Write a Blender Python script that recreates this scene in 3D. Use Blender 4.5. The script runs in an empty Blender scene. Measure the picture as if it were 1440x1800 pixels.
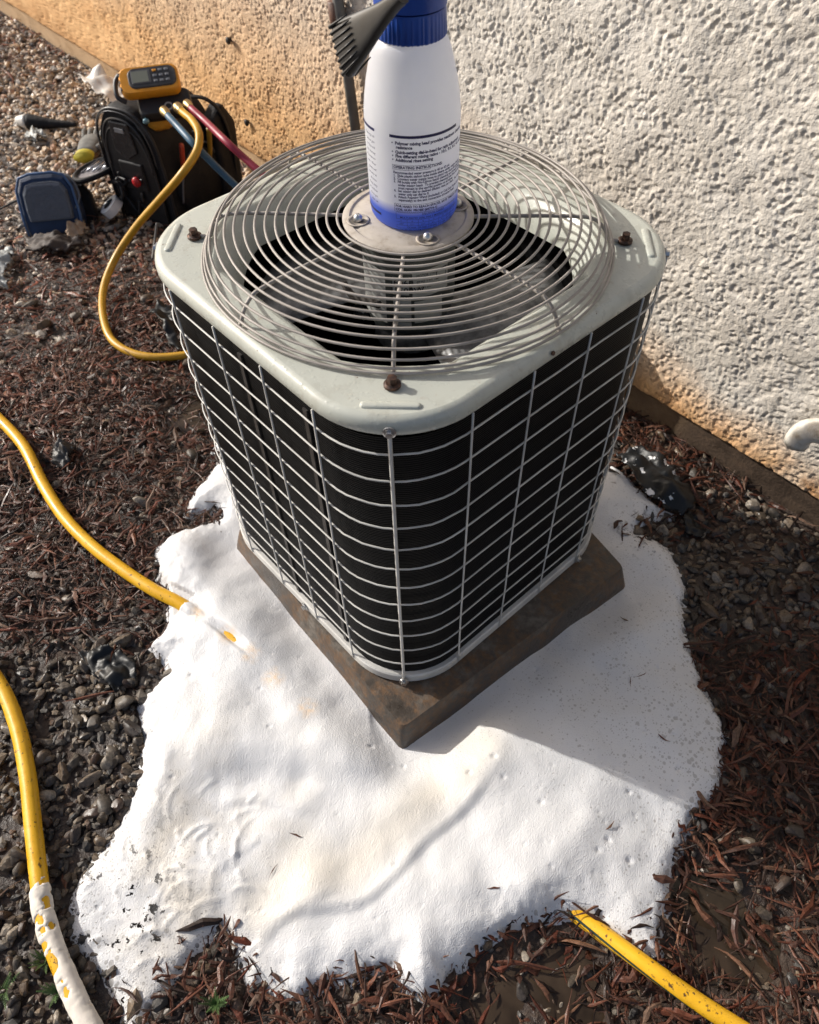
import bpy, bmesh, math, random
import numpy as np
from mathutils import Vector, Matrix
random.seed(7); RNG = np.random.default_rng(11)
scene = bpy.context.scene; COL = scene.collection
# ------------------------------------------------------------------ camera
CAM = np.array([0.8654, -0.7515, 1.5622]); YAW, PITCH, ROLL, FPX = 0.8653, 0.8986, -0.0339, 1333.52
FW = np.array([-math.sin(YAW)*math.cos(PITCH), math.cos(YAW)*math.cos(PITCH), -math.sin(PITCH)])
_r = np.array([math.cos(YAW), math.sin(YAW), 0.0]); _u = np.cross(_r, FW)
CR = _r*math.cos(ROLL)+_u*math.sin(ROLL); CU = _u*math.cos(ROLL)-_r*math.sin(ROLL)
cd = bpy.data.cameras.new('camera'); cam = bpy.data.objects.new('camera', cd); COL.objects.link(cam)
cam.matrix_world = Matrix(((CR[0], CU[0], -FW[0], CAM[0]), (CR[1], CU[1], -FW[1], CAM[1]), (CR[2], CU[2], -FW[2], CAM[2]), (0, 0, 0, 1)))
cd.sensor_fit = 'HORIZONTAL'; cd.sensor_width = 36; cd.lens = 36*FPX/1440
cd.clip_start = .02; cd.clip_end = 300
cd.dof.use_dof = True; cd.dof.focus_distance = 1.35; cd.dof.aperture_fstop = 7.0
scene.camera = cam
# ------------------------------------------------------------------ world, sun, exposure
SUN_EL = math.radians(29); SUN_H = Vector((.91, .42, 0)).normalized()      # SUN_H: the way the light travels over the ground
w = bpy.data.worlds.new('World'); scene.world = w; w.use_nodes = True
wn = w.node_tree.nodes; wl = w.node_tree.links; wn.clear()
sky = wn.new('ShaderNodeTexSky'); sky.sky_type = 'NISHITA'; sky.sun_disc = False
sky.sun_elevation = SUN_EL; sky.sun_rotation = math.atan2(-SUN_H.x, -SUN_H.y); sky.dust_density = 4.0; sky.air_density = .8; sky.ozone_density = .4
bg = wn.new('ShaderNodeBackground'); bg.inputs[1].default_value = .108
wo = wn.new('ShaderNodeOutputWorld'); wl.new(sky.outputs[0], bg.inputs[0]); wl.new(bg.outputs[0], wo.inputs[0])
sd = bpy.data.lights.new('sun', 'SUN'); sd.energy = 3.7; sd.angle = math.radians(.9); sd.color = (1, .965, .905)
so = bpy.data.objects.new('sun', sd); COL.objects.link(so)
so.rotation_euler = Vector((SUN_H.x*math.cos(SUN_EL), SUN_H.y*math.cos(SUN_EL), -math.sin(SUN_EL))).to_track_quat('-Z', 'Y').to_euler()
so.location = (-3, -2, 4)
scene.view_settings.view_transform = 'Standard'; scene.view_settings.look = 'None'
scene.view_settings.gamma = 1; scene.view_settings.exposure = .3
scene.render.engine = 'CYCLES'

# ------------------------------------------------------------------ helpers
def G(u, v, z=0.0):
    """a point of the place at height z, read off the photograph"""
    d = FW+(u-720)/FPX*CR-(v-900)/FPX*CU
    return CAM+(z-CAM[2])/d[2]*d
def Wl(u, v, y=.778):
    d = FW+(u-720)/FPX*CR-(v-900)/FPX*CU
    return CAM+(y-CAM[1])/d[1]*d
def PX(X):
    d = np.asarray(X)-CAM; z = d@FW
    return 720+FPX*(d@CR)/z, 900-FPX*(d@CU)/z, z
_L = {}
def vnoise(x, y, s, seed=0):
    """smooth lattice noise in -1..1, cell size s"""
    if seed not in _L: _L[seed] = np.random.default_rng(1000+seed).uniform(-1, 1, (256, 256))
    t = _L[seed]; X = np.asarray(x)/s+37.3; Y = np.asarray(y)/s+91.7
    i = np.floor(X).astype(int); j = np.floor(Y).astype(int); fx = X-i; fy = Y-j
    fx = fx*fx*(3-2*fx); fy = fy*fy*(3-2*fy); i0, i1, j0, j1 = i % 256, (i+1) % 256, j % 256, (j+1) % 256
    return (t[i0, j0]*(1-fx)+t[i1, j0]*fx)*(1-fy)+(t[i0, j1]*(1-fx)+t[i1, j1]*fx)*fy
def fbm(x, y, s, o=3, seed=0):
    r = 0; a = 1; n = 0
    for k in range(o): r = r+a*vnoise(x, y, s/2**k, seed+k); n += a; a *= .5
    return r/n
def sstep(a, b, x): t = np.clip((x-a)/(b-a), 0, 1); return t*t*(3-2*t)
def segdist(x, y, P, closed=False):
    """distance to a polyline, and the fraction along it of the nearest point"""
    best = np.full(np.shape(x), 1e9); tt = np.zeros(np.shape(x)); n = len(P); m = n if closed else n-1
    for k in range(m):
        a = P[k]; b = P[(k+1) % n]; dx, dy = b[0]-a[0], b[1]-a[1]; L = dx*dx+dy*dy+1e-12
        t = np.clip(((x-a[0])*dx+(y-a[1])*dy)/L, 0, 1); d = np.hypot(x-a[0]-t*dx, y-a[1]-t*dy)
        q = d < best; best = np.where(q, d, best); tt = np.where(q, (k+t)/m, tt)
    return best, tt
def inside(x, y, P):
    c = np.zeros(np.shape(x), bool); n = len(P)
    for k in range(n):
        a = P[k]; b = P[(k+1) % n]
        q = ((a[1] > y) != (b[1] > y)); q &= x < (b[0]-a[0])*(y-a[1])/(b[1]-a[1]+1e-12)+a[0]; c ^= q
    return c
def smooth_path(P, n=8, closed=False):
    P = [np.asarray(p, float) for p in P]; out = []; N = len(P); m = N if closed else N-1
    for k in range(m):
        if closed: a, b, c, d = P[k-1], P[k], P[(k+1) % N], P[(k+2) % N]
        else: a, b, c, d = P[max(k-1, 0)], P[k], P[k+1], P[min(k+2, N-1)]
        for i in range(n):
            t = i/n; out.append(.5*((2*b)+(c-a)*t+(2*a-5*b+4*c-d)*t*t+(3*b-3*c+d-a)*t**3))
    if not closed: out.append(P[-1])
    return out
def frames(path, closed=False):
    P = [np.asarray(p, float) for p in path]; n = len(P); out = []; N = None
    for i in range(n):
        if closed: t = P[(i+1) % n]-P[i-1]
        else: t = P[min(i+1, n-1)]-P[max(i-1, 0)]
        t = t/(np.linalg.norm(t)+1e-12)
        if N is None:
            a = np.array([0, 0, 1.]) if abs(t[2]) < .9 else np.array([1., 0, 0]); N = a-t*(a@t)
        else: N = N-t*(N@t)
        N = N/np.linalg.norm(N); out.append((P[i], t, N, np.cross(t, N)))
    return out
class MB:
    def __init__(s): s.v = []; s.f = []
    def add(s, v, f):
        o = len(s.v); s.v += [tuple(map(float, p)) for p in v]; s.f += [tuple(i+o for i in q) for q in f]; return s
    def box(s, c, d, M=None):
        v = [(c[0]+d[0]/2*i, c[1]+d[1]/2*j, c[2]+d[2]/2*k) for i in(-1, 1) for j in(-1, 1) for k in(-1, 1)]
        if M is not None: v = [tuple(M@Vector(p)) for p in v]
        return s.add(v, [(0, 1, 3, 2), (4, 6, 7, 5), (0, 4, 5, 1), (2, 3, 7, 6), (0, 2, 6, 4), (1, 5, 7, 3)])
    def tube(s, path, r, n=8, closed=False, cap=True, flat=1.0):
        fr = frames(path, closed); m = len(fr); v = []
        for i, (p, t, a, b) in enumerate(fr):
            ri = r(i/(m-1)) if callable(r) else r
            for k in range(n):
                q = 2*math.pi*k/n; v.append(p+ri*(math.cos(q)*a*flat+math.sin(q)*b))
        f = []
        for i in range(m if closed else m-1):
            for k in range(n):
                a0 = i*n+k; a1 = i*n+(k+1) % n; b0 = ((i+1) % m)*n+k; b1 = ((i+1) % m)*n+(k+1) % n; f.append((a0, a1, b1, b0))
        if cap and not closed: f.append(tuple(range(n-1, -1, -1))); f.append(tuple(range((m-1)*n, m*n)))
        return s.add(v, f)
    def lathe(s, prof, n=48, c=(0, 0, 0), rf=None):
        v = []
        for r, z in prof:
            for k in range(n):
                q = 2*math.pi*k/n; rr = r*(rf(q, z) if rf else 1); v.append((c[0]+rr*math.cos(q), c[1]+rr*math.sin(q), c[2]+z))
        f = []
        for i in range(len(prof)-1):
            for k in range(n): f.append((i*n+k, i*n+(k+1) % n, (i+1)*n+(k+1) % n, (i+1)*n+k))
        if prof[0][0] > 1e-6: f.append(tuple(range(n-1, -1, -1)))
        if prof[-1][0] > 1e-6: f.append(tuple(range((len(prof)-1)*n, len(prof)*n)))
        return s.add(v, f)
    def loft(s, rings, closed=True, cap0=False, cap1=False):
        n = len(rings[0]); v = [p for r in rings for p in r]; f = []
        for i in range(len(rings)-1):
            for k in range(n if closed else n-1): f.append((i*n+k, i*n+(k+1) % n, (i+1)*n+(k+1) % n, (i+1)*n+k))
        if cap0: f.append(tuple(range(n-1, -1, -1)))
        if cap1: f.append(tuple(range((len(rings)-1)*n, len(rings)*n)))
        return s.add(v, f)
    def xf(s, M): s.v = [tuple(M@Vector(p)) for p in s.v]; return s
    def mesh(s, name):
        m = bpy.data.meshes.new(name); m.from_pydata(s.v, [], s.f); m.validate(); m.update(); return m
    def build(s, name, mat, parent=None, smooth=False, bevel=0, seg=2, auto=None):
        return mkobj(name, s.mesh(name), mat, parent, smooth, bevel, seg, auto)
def mkobj(name, me, mat, parent=None, smooth=False, bevel=0, seg=2, auto=None):
    if mat is not None and not me.materials: me.materials.append(mat)
    if smooth or auto:
        me.polygons.foreach_set('use_smooth', [True]*len(me.polygons))
        if auto: me.set_sharp_from_angle(angle=math.radians(auto))
    o = bpy.data.objects.new(name, me); COL.objects.link(o)
    if parent is not None: o.parent = parent
    if bevel:
        b = o.modifiers.new('bevel', 'BEVEL'); b.width = bevel; b.segments = seg; b.limit_method = 'ANGLE'; b.angle_limit = math.radians(40)
    return o
def arrmesh(name, V, F, col=None, smooth=True):
    """mesh from numpy arrays; col is one rgb per vertex"""
    me = bpy.data.meshes.new(name); k = F.shape[1]
    me.vertices.add(len(V)); me.vertices.foreach_set('co', np.ascontiguousarray(V, np.float32).ravel())
    me.loops.add(F.size); me.loops.foreach_set('vertex_index', np.ascontiguousarray(F, np.int32).ravel())
    me.polygons.add(len(F)); me.polygons.foreach_set('loop_start', np.arange(0, F.size, k, dtype=np.int32))
    me.update(calc_edges=True); me.validate()
    me.polygons.foreach_set('use_smooth', np.full(len(me.polygons), smooth))
    if col is not None:
        c = np.ones((len(V), 4), np.float32); c[:, :3] = col
        a = me.color_attributes.new('col', 'FLOAT_COLOR', 'POINT'); a.data.foreach_set('color', c.ravel())
    return me
def tag(o, label=None, cat=None, group=None, kind=None):
    if label: o['label'] = label
    if cat: o['category'] = cat
    if group: o['group'] = group
    if kind: o['kind'] = kind
    return o
def empty(name, M=None, label=None, cat=None, group=None):
    o = bpy.data.objects.new(name, None); COL.objects.link(o); o.empty_display_size = .05
    if M is not None: o.matrix_world = M
    return tag(o, label, cat, group)
def basis(o, x, y, z): return Matrix(((x[0], y[0], z[0], o[0]), (x[1], y[1], z[1], o[1]), (x[2], y[2], z[2], o[2]), (0, 0, 0, 1)))

# ------------------------------------------------------------------ materials
class Mat:
    def __init__(s, name, col=(.5, .5, .5), rough=.5, metal=0, spec=.5, **kw):
        s.m = bpy.data.materials.new(name); s.m.use_nodes = True; s.t = s.m.node_tree; s.b = s.t.nodes['Principled BSDF']
        s.set('Base Color', (*col, 1)); s.set('Roughness', rough); s.set('Metallic', metal); s.set('Specular IOR Level', spec)
        for k, v in kw.items(): s.set(k.replace('_', ' '), v)
    def set(s, k, v): s.b.inputs[k].default_value = v
    def n(s, t, **kw):
        x = s.t.nodes.new('ShaderNode'+t)
        for k, v in kw.items(): setattr(x, k, v)
        return x
    def l(s, a, b): s.t.links.new(a, b)
    def coord(s, kind='Object', scale=None):
        c = s.n('TexCoord').outputs[kind]
        if scale:
            m = s.n('Mapping'); m.inputs['Scale'].default_value = scale; s.l(c, m.inputs[0]); c = m.outputs[0]
        return c
    def noise(s, c, scale, detail=3, rough=.55, out='Fac'):
        x = s.n('TexNoise'); s.l(c, x.inputs['Vector']); x.inputs['Scale'].default_value = scale; x.inputs['Detail'].default_value = detail; x.inputs['Roughness'].default_value = rough
        return x.outputs[out]
    def vor(s, c, scale, out='Distance', feature='F1', rnd=1):
        x = s.n('TexVoronoi', feature=feature); s.l(c, x.inputs['Vector']); x.inputs['Scale'].default_value = scale; x.inputs['Randomness'].default_value = rnd
        return x.outputs[out]
    def ramp(s, f, stops, interp='LINEAR'):
        x = s.n('ValToRGB'); s.l(f, x.inputs[0]); e = x.color_ramp; e.interpolation = interp
        while len(e.elements) < len(stops): e.elements.new(.5)
        for q, (p, c) in zip(e.elements, stops):
            q.position = p; q.color = (*c, 1) if len(c) == 3 else c
        return x.outputs[0]
    def g(s, f, lo, hi):
        x = s.n('MapRange'); s.l(f, x.inputs[0]); x.inputs[1].default_value = lo; x.inputs[2].default_value = hi; return x.outputs[0]
    def mix(s, f, a, b, mode='MIX'):
        x = s.n('Mix', data_type='RGBA', blend_type=mode)
        for i, q in ((0, f), (6, a), (7, b)):
            if hasattr(q, 'is_linked'): s.l(q, x.inputs[i])
            else: x.inputs[i].default_value = (*q, 1) if isinstance(q, tuple) and len(q) == 3 else q
        return x.outputs[2]
    def math(s, op, a, b=None):
        x = s.n('Math', operation=op)
        for i, q in ((0, a), (1, b)):
            if q is None: continue
            if hasattr(q, 'is_linked'): s.l(q, x.inputs[i])
            else: x.inputs[i].default_value = q
        return x.outputs[0]
    def color(s, c): s.l(c, s.b.inputs['Base Color']); return s
    def rough(s, c): s.l(c, s.b.inputs['Roughness']); return s
    def bump(s, h, strength=.3, dist=.002):
        x = s.n('Bump'); s.l(h, x.inputs['Height']); x.inputs['Strength'].default_value = strength; x.inputs['Distance'].default_value = dist
        prev = s.b.inputs['Normal']
        if prev.is_linked: s.l(prev.links[0].from_socket, x.inputs['Normal'])
        s.l(x.outputs[0], prev); return s
def simple(name, col, rough=.5, metal=0, vary=.15, scale=30, bump=0, bscale=200, **kw):
    """plain material with a little unevenness in colour and gloss"""
    m = Mat(name, col, rough, metal, **kw); c = m.coord(); f = m.noise(c, scale, 4)
    m.color(m.mix(m.g(f, .3, .7), tuple(x*(1-vary) for x in col), tuple(min(1, x*(1+vary)) for x in col)))
    r = m.n('MapRange'); m.l(f, r.inputs[0]); r.inputs[3].default_value = max(.02, rough-.1); r.inputs[4].default_value = min(1, rough+.1); m.rough(r.outputs[0])
    if bump: m.bump(m.noise(c, bscale, 3), bump, .001)
    return m.m
#@@SETTING
# ------------------------------------------------------------------ shapes of the ground that several things share
FOAM_PX = [(365,742),(350,775),(376,800),(336,850),(316,882),(326,906),(372,903),(300,930),(268,955),(264,1010),(290,1062),(285,1100),(243,1135),(278,1160),(285,1176),(245,1215),(238,1240),(252,1290),(240,1350),(200,1440),(155,1500),(123,1545),(103,1585),(118,1640),(150,1710),(185,1780),(205,1850),(250,1850),(268,1780),(300,1742),(330,1712),(345,1682),(388,1648),(404,1692),(440,1735),(480,1757),(520,1766),(560,1746),(620,1737),(680,1722),(700,1746),(750,1768),(790,1737),(820,1702),(850,1672),(872,1662),(900,1642),(950,1627),(1000,1622),(1050,1632),(1090,1662),(1140,1690),(1176,1690),(1186,1620),(1196,1572),(1202,1540),(1216,1480),(1236,1432),(1270,1392),(1286,1350),(1290,1300),(1276,1250),(1250,1200),(1236,1150),(1216,1110),(1216,1060),(1206,1000),(1190,962),(1160,940),(1120,925),(1150,905),(1190,908),(1200,893),(1165,872),(1130,845),(1095,812),(1070,800),(1050,830),(980,820),(800,780),(600,740),(450,690)]
FOAM = [tuple(G(u, v, .025)[:2]) for u, v in FOAM_PX]
MUD = [(1290, 1640, .13, .09), (1230, 1560, .07, .05), (985, 1725, .16, .06), (330, 720, .12, .08), (870, 1770, .1, .06)]   # puddled hollows: px, radii
MUDW = [(*G(u, v)[:2], a, b) for u, v, a, b in MUD]
def hollow(x, y):
    h = 0
    for a, b, rx, ry in MUDW:
        q = np.hypot((x-a), (y-b))/((rx+ry)/2); h = np.maximum(h, np.exp(-q**4))
    return h
def gz(x, y):
    return .012*fbm(x, y, .35, 2, 3)+.006*fbm(x, y, .08, 2, 7)-.016*hollow(x, y)
# ---- soil
soil = Mat('damp_soil', rough=.75); c = soil.coord()
f = soil.noise(c, 9, 6, .65); f2 = soil.noise(c, 90, 4, .6)
k = soil.ramp(f, [(.3, (.018, .011, .008)), (.55, (.042, .026, .018)), (.75, (.075, .05, .034))])
soil.color(soil.mix(soil.g(f2, .5, .75), k, (.09, .062, .045))); soil.rough(soil.ramp(f, [(.35, (.25,)*3), (.6, (.85,)*3)])); soil.bump(f2, .8, .006).bump(soil.noise(c, 400, 3), .5, .002)
def axis(lo, hi, d, far):
    m = np.arange(lo, hi, d); a = lo-d*np.cumsum(1.35**np.arange(40)); b = m[-1]+d*np.cumsum(1.35**np.arange(40))
    return np.concatenate([a[a > -far][::-1], m, b[b < far]])
def gridmesh(name, xs, ys, fz, col=None):
    X, Y = np.meshgrid(xs, ys, indexing='ij'); Z = fz(X, Y); n, m = X.shape
    i = np.arange(n*m).reshape(n, m); F = np.stack([i[:-1, :-1], i[1:, :-1], i[1:, 1:], i[:-1, 1:]], -1).reshape(-1, 4)
    return arrmesh(name, np.stack([X, Y, Z], -1).reshape(-1, 3), F)
ground = mkobj('ground', gridmesh('ground', axis(-4.2, 1.5, .024, 60), axis(-1.4, .81, .024, 60), gz), soil.m); tag(ground, kind='structure')
# ---- muddy water standing in the hollows
wat = Mat('muddy_water', (.05, .034, .022), .06, spec=.5); wat.set('IOR', 1.33); c = wat.coord()
wat.color(wat.ramp(wat.noise(c, 14, 3), [(.35, (.022, .015, .010)), (.65, (.055, .038, .025))])); wat.bump(wat.noise(c, 25, 2), .06, .003)
for i, (a, b, rx, ry) in enumerate(MUDW):
    n = 40; pts = []
    for k in range(n):
        t = 2*math.pi*k/n; q = 1+.25*math.sin(3*t+i)+.15*math.sin(7*t+2*i)
        pts.append((a+rx*q*math.cos(t), b+ry*q*math.sin(t), float(gz(a, b))+.0055))
    o = MB().add(pts+[(a, b, pts[0][2])], [(k, (k+1) % n, n) for k in range(n)]).build('puddle', wat.m); tag(o, kind='structure')

# ---- stucco wall with a concrete footing
WY = .778
st = Mat('stucco', rough=.9, spec=.2); c = st.coord(); sep = st.n('SeparateXYZ'); st.l(c, sep.inputs[0]); X, Z = sep.outputs[0], sep.outputs[2]
big = st.noise(c, 2.2, 4, .6); med = st.noise(c, 11, 4, .6); fine = st.noise(c, 130, 4, .6)
base = st.mix(st.g(med, .3, .7), (.56, .52, .46), (.69, .65, .59))
base = st.mix(st.math('MULTIPLY', st.g(big, .45, .7), .5), base, (.50, .445, .38))
lim = st.math('ADD', st.math('MULTIPLY', st.g(X, .3, -1.6), .62), .19)                       # how high the rust water reaches
hh = st.math('DIVIDE', st.math('ADD', Z, st.math('MULTIPLY', st.math('SUBTRACT', big, .5), .35)), lim)
rust = st.g(hh, 1.3, .4)
base = st.mix(st.math('MULTIPLY', rust, .92), base, st.mix(st.g(med, .3, .7), (.66, .37, .155), (.78, .48, .22)))
low = st.g(st.math('ADD', Z, st.math('MULTIPLY', st.math('SUBTRACT', med, .5), .08)), .17, .09)
base = st.mix(st.math('MULTIPLY', low, .45), base, (.36, .17, .06))
dp = st.n('VectorMath', operation='DISTANCE'); st.l(c, dp.inputs[0]); pv = Wl(1405, 850); dp.inputs[1].default_value = pv     # run-off under the drain stub
base = st.mix(st.math('MULTIPLY', st.g(dp.outputs['Value'], .1, .03), .55), base, st.mix(st.g(med, .42, .58), (.55, .5, .42), (.30, .11, .025)))
st.color(base); st.bump(st.noise(c, 230, 1, .5), .6, .003)
def graded(segs):
    out = []
    for a, b, d in segs: out.append(np.arange(a, b, d))
    return np.concatenate(out+[[segs[-1][1]]])
xs = graded([(-9, -5, .05), (-5, -3, .012), (-3, -2.6, .008), (-2.6, -1.6, .0038), (-1.6, .85, .003), (.85, 1.5, .012), (1.5, 4, .06)])
zs = graded([(.09, 1.1, .003), (1.12, 1.4, .015), (1.4, 2.7, .06)])
Xg, Zg = np.meshgrid(xs, zs, indexing='ij')
def rotn(a_, s_, seed): return vnoise(Xg*math.cos(a_)-Zg*math.sin(a_), Xg*math.sin(a_)+Zg*math.cos(a_), s_, seed)
n1 = .62*rotn(.65, .0072, 21)+.45*rotn(1.2, .0100, 22)+.45*rotn(.3, .024, 25); n2 = .6*rotn(.95, .0055, 31)+.5*rotn(.2, .0062, 33); pat = fbm(Xg, Zg, .11, 3, 41)
hgt = .0034*sstep(-.50, .08, n1+.4*n2+.6*pat)+.0013*n2+.0034*pat
hgt *= .55+.45*sstep(-.45, .1, pat)
hgt *= 1-.8*np.exp(-((Xg-pv[0])/.05)**2)*(Zg < pv[2]-.02)*.6
Yg = WY-hgt; Yg[:, 0] = WY+.03
nx, nz = Xg.shape; ii = np.arange(nx*nz).reshape(nx, nz)
Fw = np.stack([ii[:-1, :-1], ii[1:, :-1], ii[1:, 1:], ii[:-1, 1:]], -1).reshape(-1, 4)
wall = empty('stucco_wall', Matrix.Translation((-2, .9, 0)), 'rough cream stucco house wall with orange rust stains along its foot', 'wall')
wall.matrix_world = Matrix.Identity(4)
mkobj('stucco', arrmesh('stucco', np.stack([Xg, Yg, Zg], -1).reshape(-1, 3), Fw), st.m, wall)
MB().box((-2.5, WY+.135, 1.4), (13, .2, 2.62)).build('core', st.m, wall)
ft = Mat('footing_concrete', rough=.8); c = ft.coord(); sep = ft.n('SeparateXYZ'); ft.l(c, sep.inputs[0])
fn = ft.noise(c, 14, 5, .65); dry = ft.mix(ft.g(fn, .3, .7), (.40, .26, .14), (.52, .36, .21)); wet = ft.mix(ft.g(fn, .3, .7), (.028, .02, .015), (.085, .052, .03))
ft.color(ft.mix(ft.g(ft.math('ADD', sep.outputs[0], ft.math('MULTIPLY', fn, .5)), -.1, .55), dry, wet)); ft.rough(ft.ramp(fn, [(.35, (.45,)*3), (.6, (.9,)*3)])); ft.bump(ft.noise(c, 120, 4), .6, .004)
fx = np.arange(-9, 4, .03); zz = np.array([-.2, 0, .03, .06, .0885])
gx, gzz = np.meshgrid(fx, zz, indexing='ij'); gy = WY+.012+.003*fbm(gx, gzz, .06, 2, 5); ii = np.arange(gx.size).reshape(gx.shape)
mkobj('footing', arrmesh('footing', np.stack([gx, gy, gzz], -1).reshape(-1, 3), np.stack([ii[:-1, :-1], ii[1:, :-1], ii[1:, 1:], ii[:-1, 1:]], -1).reshape(-1, 4)), ft.m, wall)

# ---- gravel and bark: shapes
def ico(sub):
    b = bmesh.new(); bmesh.ops.create_icosphere(b, subdivisions=sub, radius=1)
    V = np.array([v.co[:] for v in b.verts]); F = np.array([[v.index for v in f.verts] for f in b.faces]); b.free(); return V, F
def stone(sub, seed, planes=9):
    r = np.random.default_rng(seed); V, F = ico(sub); N = r.normal(size=(planes, 3)); N /= np.linalg.norm(N, axis=1)[:, None]; D = r.uniform(.5, .92, planes)
    s = np.ones(len(V))
    for n_, d_ in zip(N, D):
        q = V@n_; s = np.minimum(s, np.where(q > 1e-3, d_/np.maximum(q, 1e-3), 9))
    V = V*s[:, None]*(1+.05*r.normal(size=(len(V), 1))*(sub < 3)); V *= np.array([1, r.uniform(.65, .98), r.uniform(.55, .85)]); return V, F
def chip(seed):
    r = np.random.default_rng(seed); n = 5; t = np.linspace(-.5, .5, n); V = []
    bend = r.uniform(-.6, .6); twist = r.uniform(-1.8, 1.8); curl = r.uniform(-.12, .2); wob = r.normal(0, .03, n)
    wd = .06*r.uniform(.6, 1.5)
    for i, x in enumerate(t):
        ta = wd*(1-.8*abs(2*x)**2.2)*(1+.25*r.normal()); c = np.array([x, bend*(x*x-.08)+wob[i], curl*(1-4*x*x)]); a = twist*x
        U = np.array([0, math.cos(a), math.sin(a)]); W_ = np.array([0, -math.sin(a), math.cos(a)])
        V += [c+U*ta, c+W_*ta*.5, c-U*ta]
    F = []
    for i in range(n-1):
        for k in range(3):
            a, b = i*3+k, i*3+(k+1) % 3; F += [(a, b, b+3), (a, b+3, a+3)]
    F += [(0, 2, 1), (n*3-3, n*3-2, n*3-1)]
    return np.array(V), np.array(F)
STONE0 = [stone(0, 50+i, 5) for i in range(14)]; STONE1 = [stone(1, 50+i) for i in range(14)]; STONE2 = [stone(3, 50+i, 12) for i in range(12)]; CHIP = [chip(90+i) for i in range(14)]
def scatter(kinds, which, pos, rot, scl, col):
    """bake many small pieces into arrays; rot: (n,3,3), scl: (n,3)"""
    VV, FF, CC = [], [], []; o = 0
    for k, (V, F) in enumerate(kinds):
        q = np.where(which == k)[0]
        if not len(q): continue
        P = np.einsum('nij,nvj->nvi', rot[q], V[None]*scl[q][:, None, :])+pos[q][:, None, :]
        VV.append(P.reshape(-1, 3)); FF.append((F[None]+(np.arange(len(q))*len(V))[:, None, None]+o).reshape(-1, 3)); CC.append(np.repeat(col[q], len(V), 0)); o += len(q)*len(V)
    return np.concatenate(VV), np.concatenate(FF), np.concatenate(CC)
def rots(n, tilt):
    a = RNG.uniform(0, 2*np.pi, n); b = RNG.normal(0, tilt, n); c_ = RNG.normal(0, tilt, n); Z0 = np.zeros(n); O = np.ones(n)
    Rz = np.stack([np.cos(a), -np.sin(a), Z0, np.sin(a), np.cos(a), Z0, Z0, Z0, O], -1).reshape(n, 3, 3)
    Rx = np.stack([O, Z0, Z0, Z0, np.cos(b), -np.sin(b), Z0, np.sin(b), np.cos(b)], -1).reshape(n, 3, 3)
    Ry = np.stack([np.cos(c_), Z0, np.sin(c_), Z0, O, Z0, -np.sin(c_), Z0, np.cos(c_)], -1).reshape(n, 3, 3)
    return Rz@Rx@Ry
# where bark lies thick (+) and where the stones lie bare (-): px, metres, weight
BARK = [(60,620,.35,.9),(180,700,.4,.9),(250,560,.35,.6),(150,880,.3,1.0),(230,960,.2,.8),(60,1000,.22,.6),(330,640,.25,.8),(120,90,.4,.5),(30,420,.2,.6),(1390,1230,.13,1.0),(1400,1400,.16,.9),(1300,1600,.2,.6),(1240,1720,.2,.6),(850,1760,.2,.9),(380,1740,.15,1.0),(600,1790,.2,.9),(1200,790,.12,.7),(1300,800,.1,.6),(1130,760,.1,.6),
        (100,180,.6,-.8),(60,320,.4,-.8),(130,1350,.25,-.9),(60,1650,.25,-.9),(120,1200,.15,-.6),(1290,1000,.15,-.7),(1230,1080,.1,-.5)]
BW = [(*G(u, v)[:2], r, k) for u, v, r, k in BARK]
def bark(x, y):
    m = .42+.25*fbm(x, y, .22, 3, 55)
    for a, b, r, k in BW: m = m+.55*k*np.exp(-((x-a)**2+(y-b)**2)/(2*r*r))
    return np.clip(m, .03, .97)
def wetness(x, y):
    d = np.hypot(x-.25, (y+.25)); return np.clip(1-sstep(.9, 2.0, d+.25*fbm(x, y, .3, 2, 61)), 0, 1)
PADQ = [tuple(G(708, 1279, .08)[:2]), tuple(G(1096, 997, .08)[:2]), (-.25, .42), tuple(G(419, 931, .08)[:2])]
def candidates(n, x0, x1, y0, y1):
    x = RNG.uniform(x0, x1, n); y = RNG.uniform(y0, y1, n); u, v, z = PX(np.stack([x, y, np.zeros(n)], -1))
    k = (z > .1) & (u > -260) & (u < 1700) & (v > -60) & (v < 2060) & (y < WY-.005)
    x, y = x[k], y[k]; d, _ = segdist(x, y, FOAM, True); s = inside(x, y, FOAM)
    k = ~(s & (d > .05)) & ~inside(x, y, PADQ); return x[k], y[k]
def pieces(n_near, n_far, dens):
    a = candidates(n_near, -1.35, 1.5, -1.5, .78); b = candidates(n_far, -5.2, -1.35, -1.3, .78)
    return np.concatenate([a[0], b[0]]), np.concatenate([a[1], b[1]])
# stones
x, y = pieces(40000, 34000, 1); k = RNG.uniform(0, 1, len(x)) < .24+.85*(1-bark(x, y))**1.6; x, y = x[k], y[k]; n = len(x)
size = np.clip(RNG.lognormal(math.log(.0088), .42, n), .004, .0215)*(1+.15*(x < -1.3))*(1-.3*hollow(x, y)); wt = wetness(x, y)
pos = np.stack([x, y, gz(x, y)+size*RNG.uniform(-.15, .6, n)], -1); rot = rots(n, .35); scl = size[:, None]*np.stack([RNG.uniform(1, 1.45, n), RNG.uniform(.8, 1.1, n), RNG.uniform(.8, 1.15, n)], -1)
pal = np.array([(.46, .36, .26), (.34, .29, .24), (.60, .52, .42), (.36, .23, .16), (.24, .22, .20), (.50, .37, .25), (.15, .135, .125)])
ci = RNG.choice(len(pal), n, p=[.24, .2, .1, .12, .14, .14, .06]); col = pal[ci]*RNG.uniform(.75, 1.4, (n, 1))*(1-.74*wt[:, None])
which = RNG.integers(0, 14, n)
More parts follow.
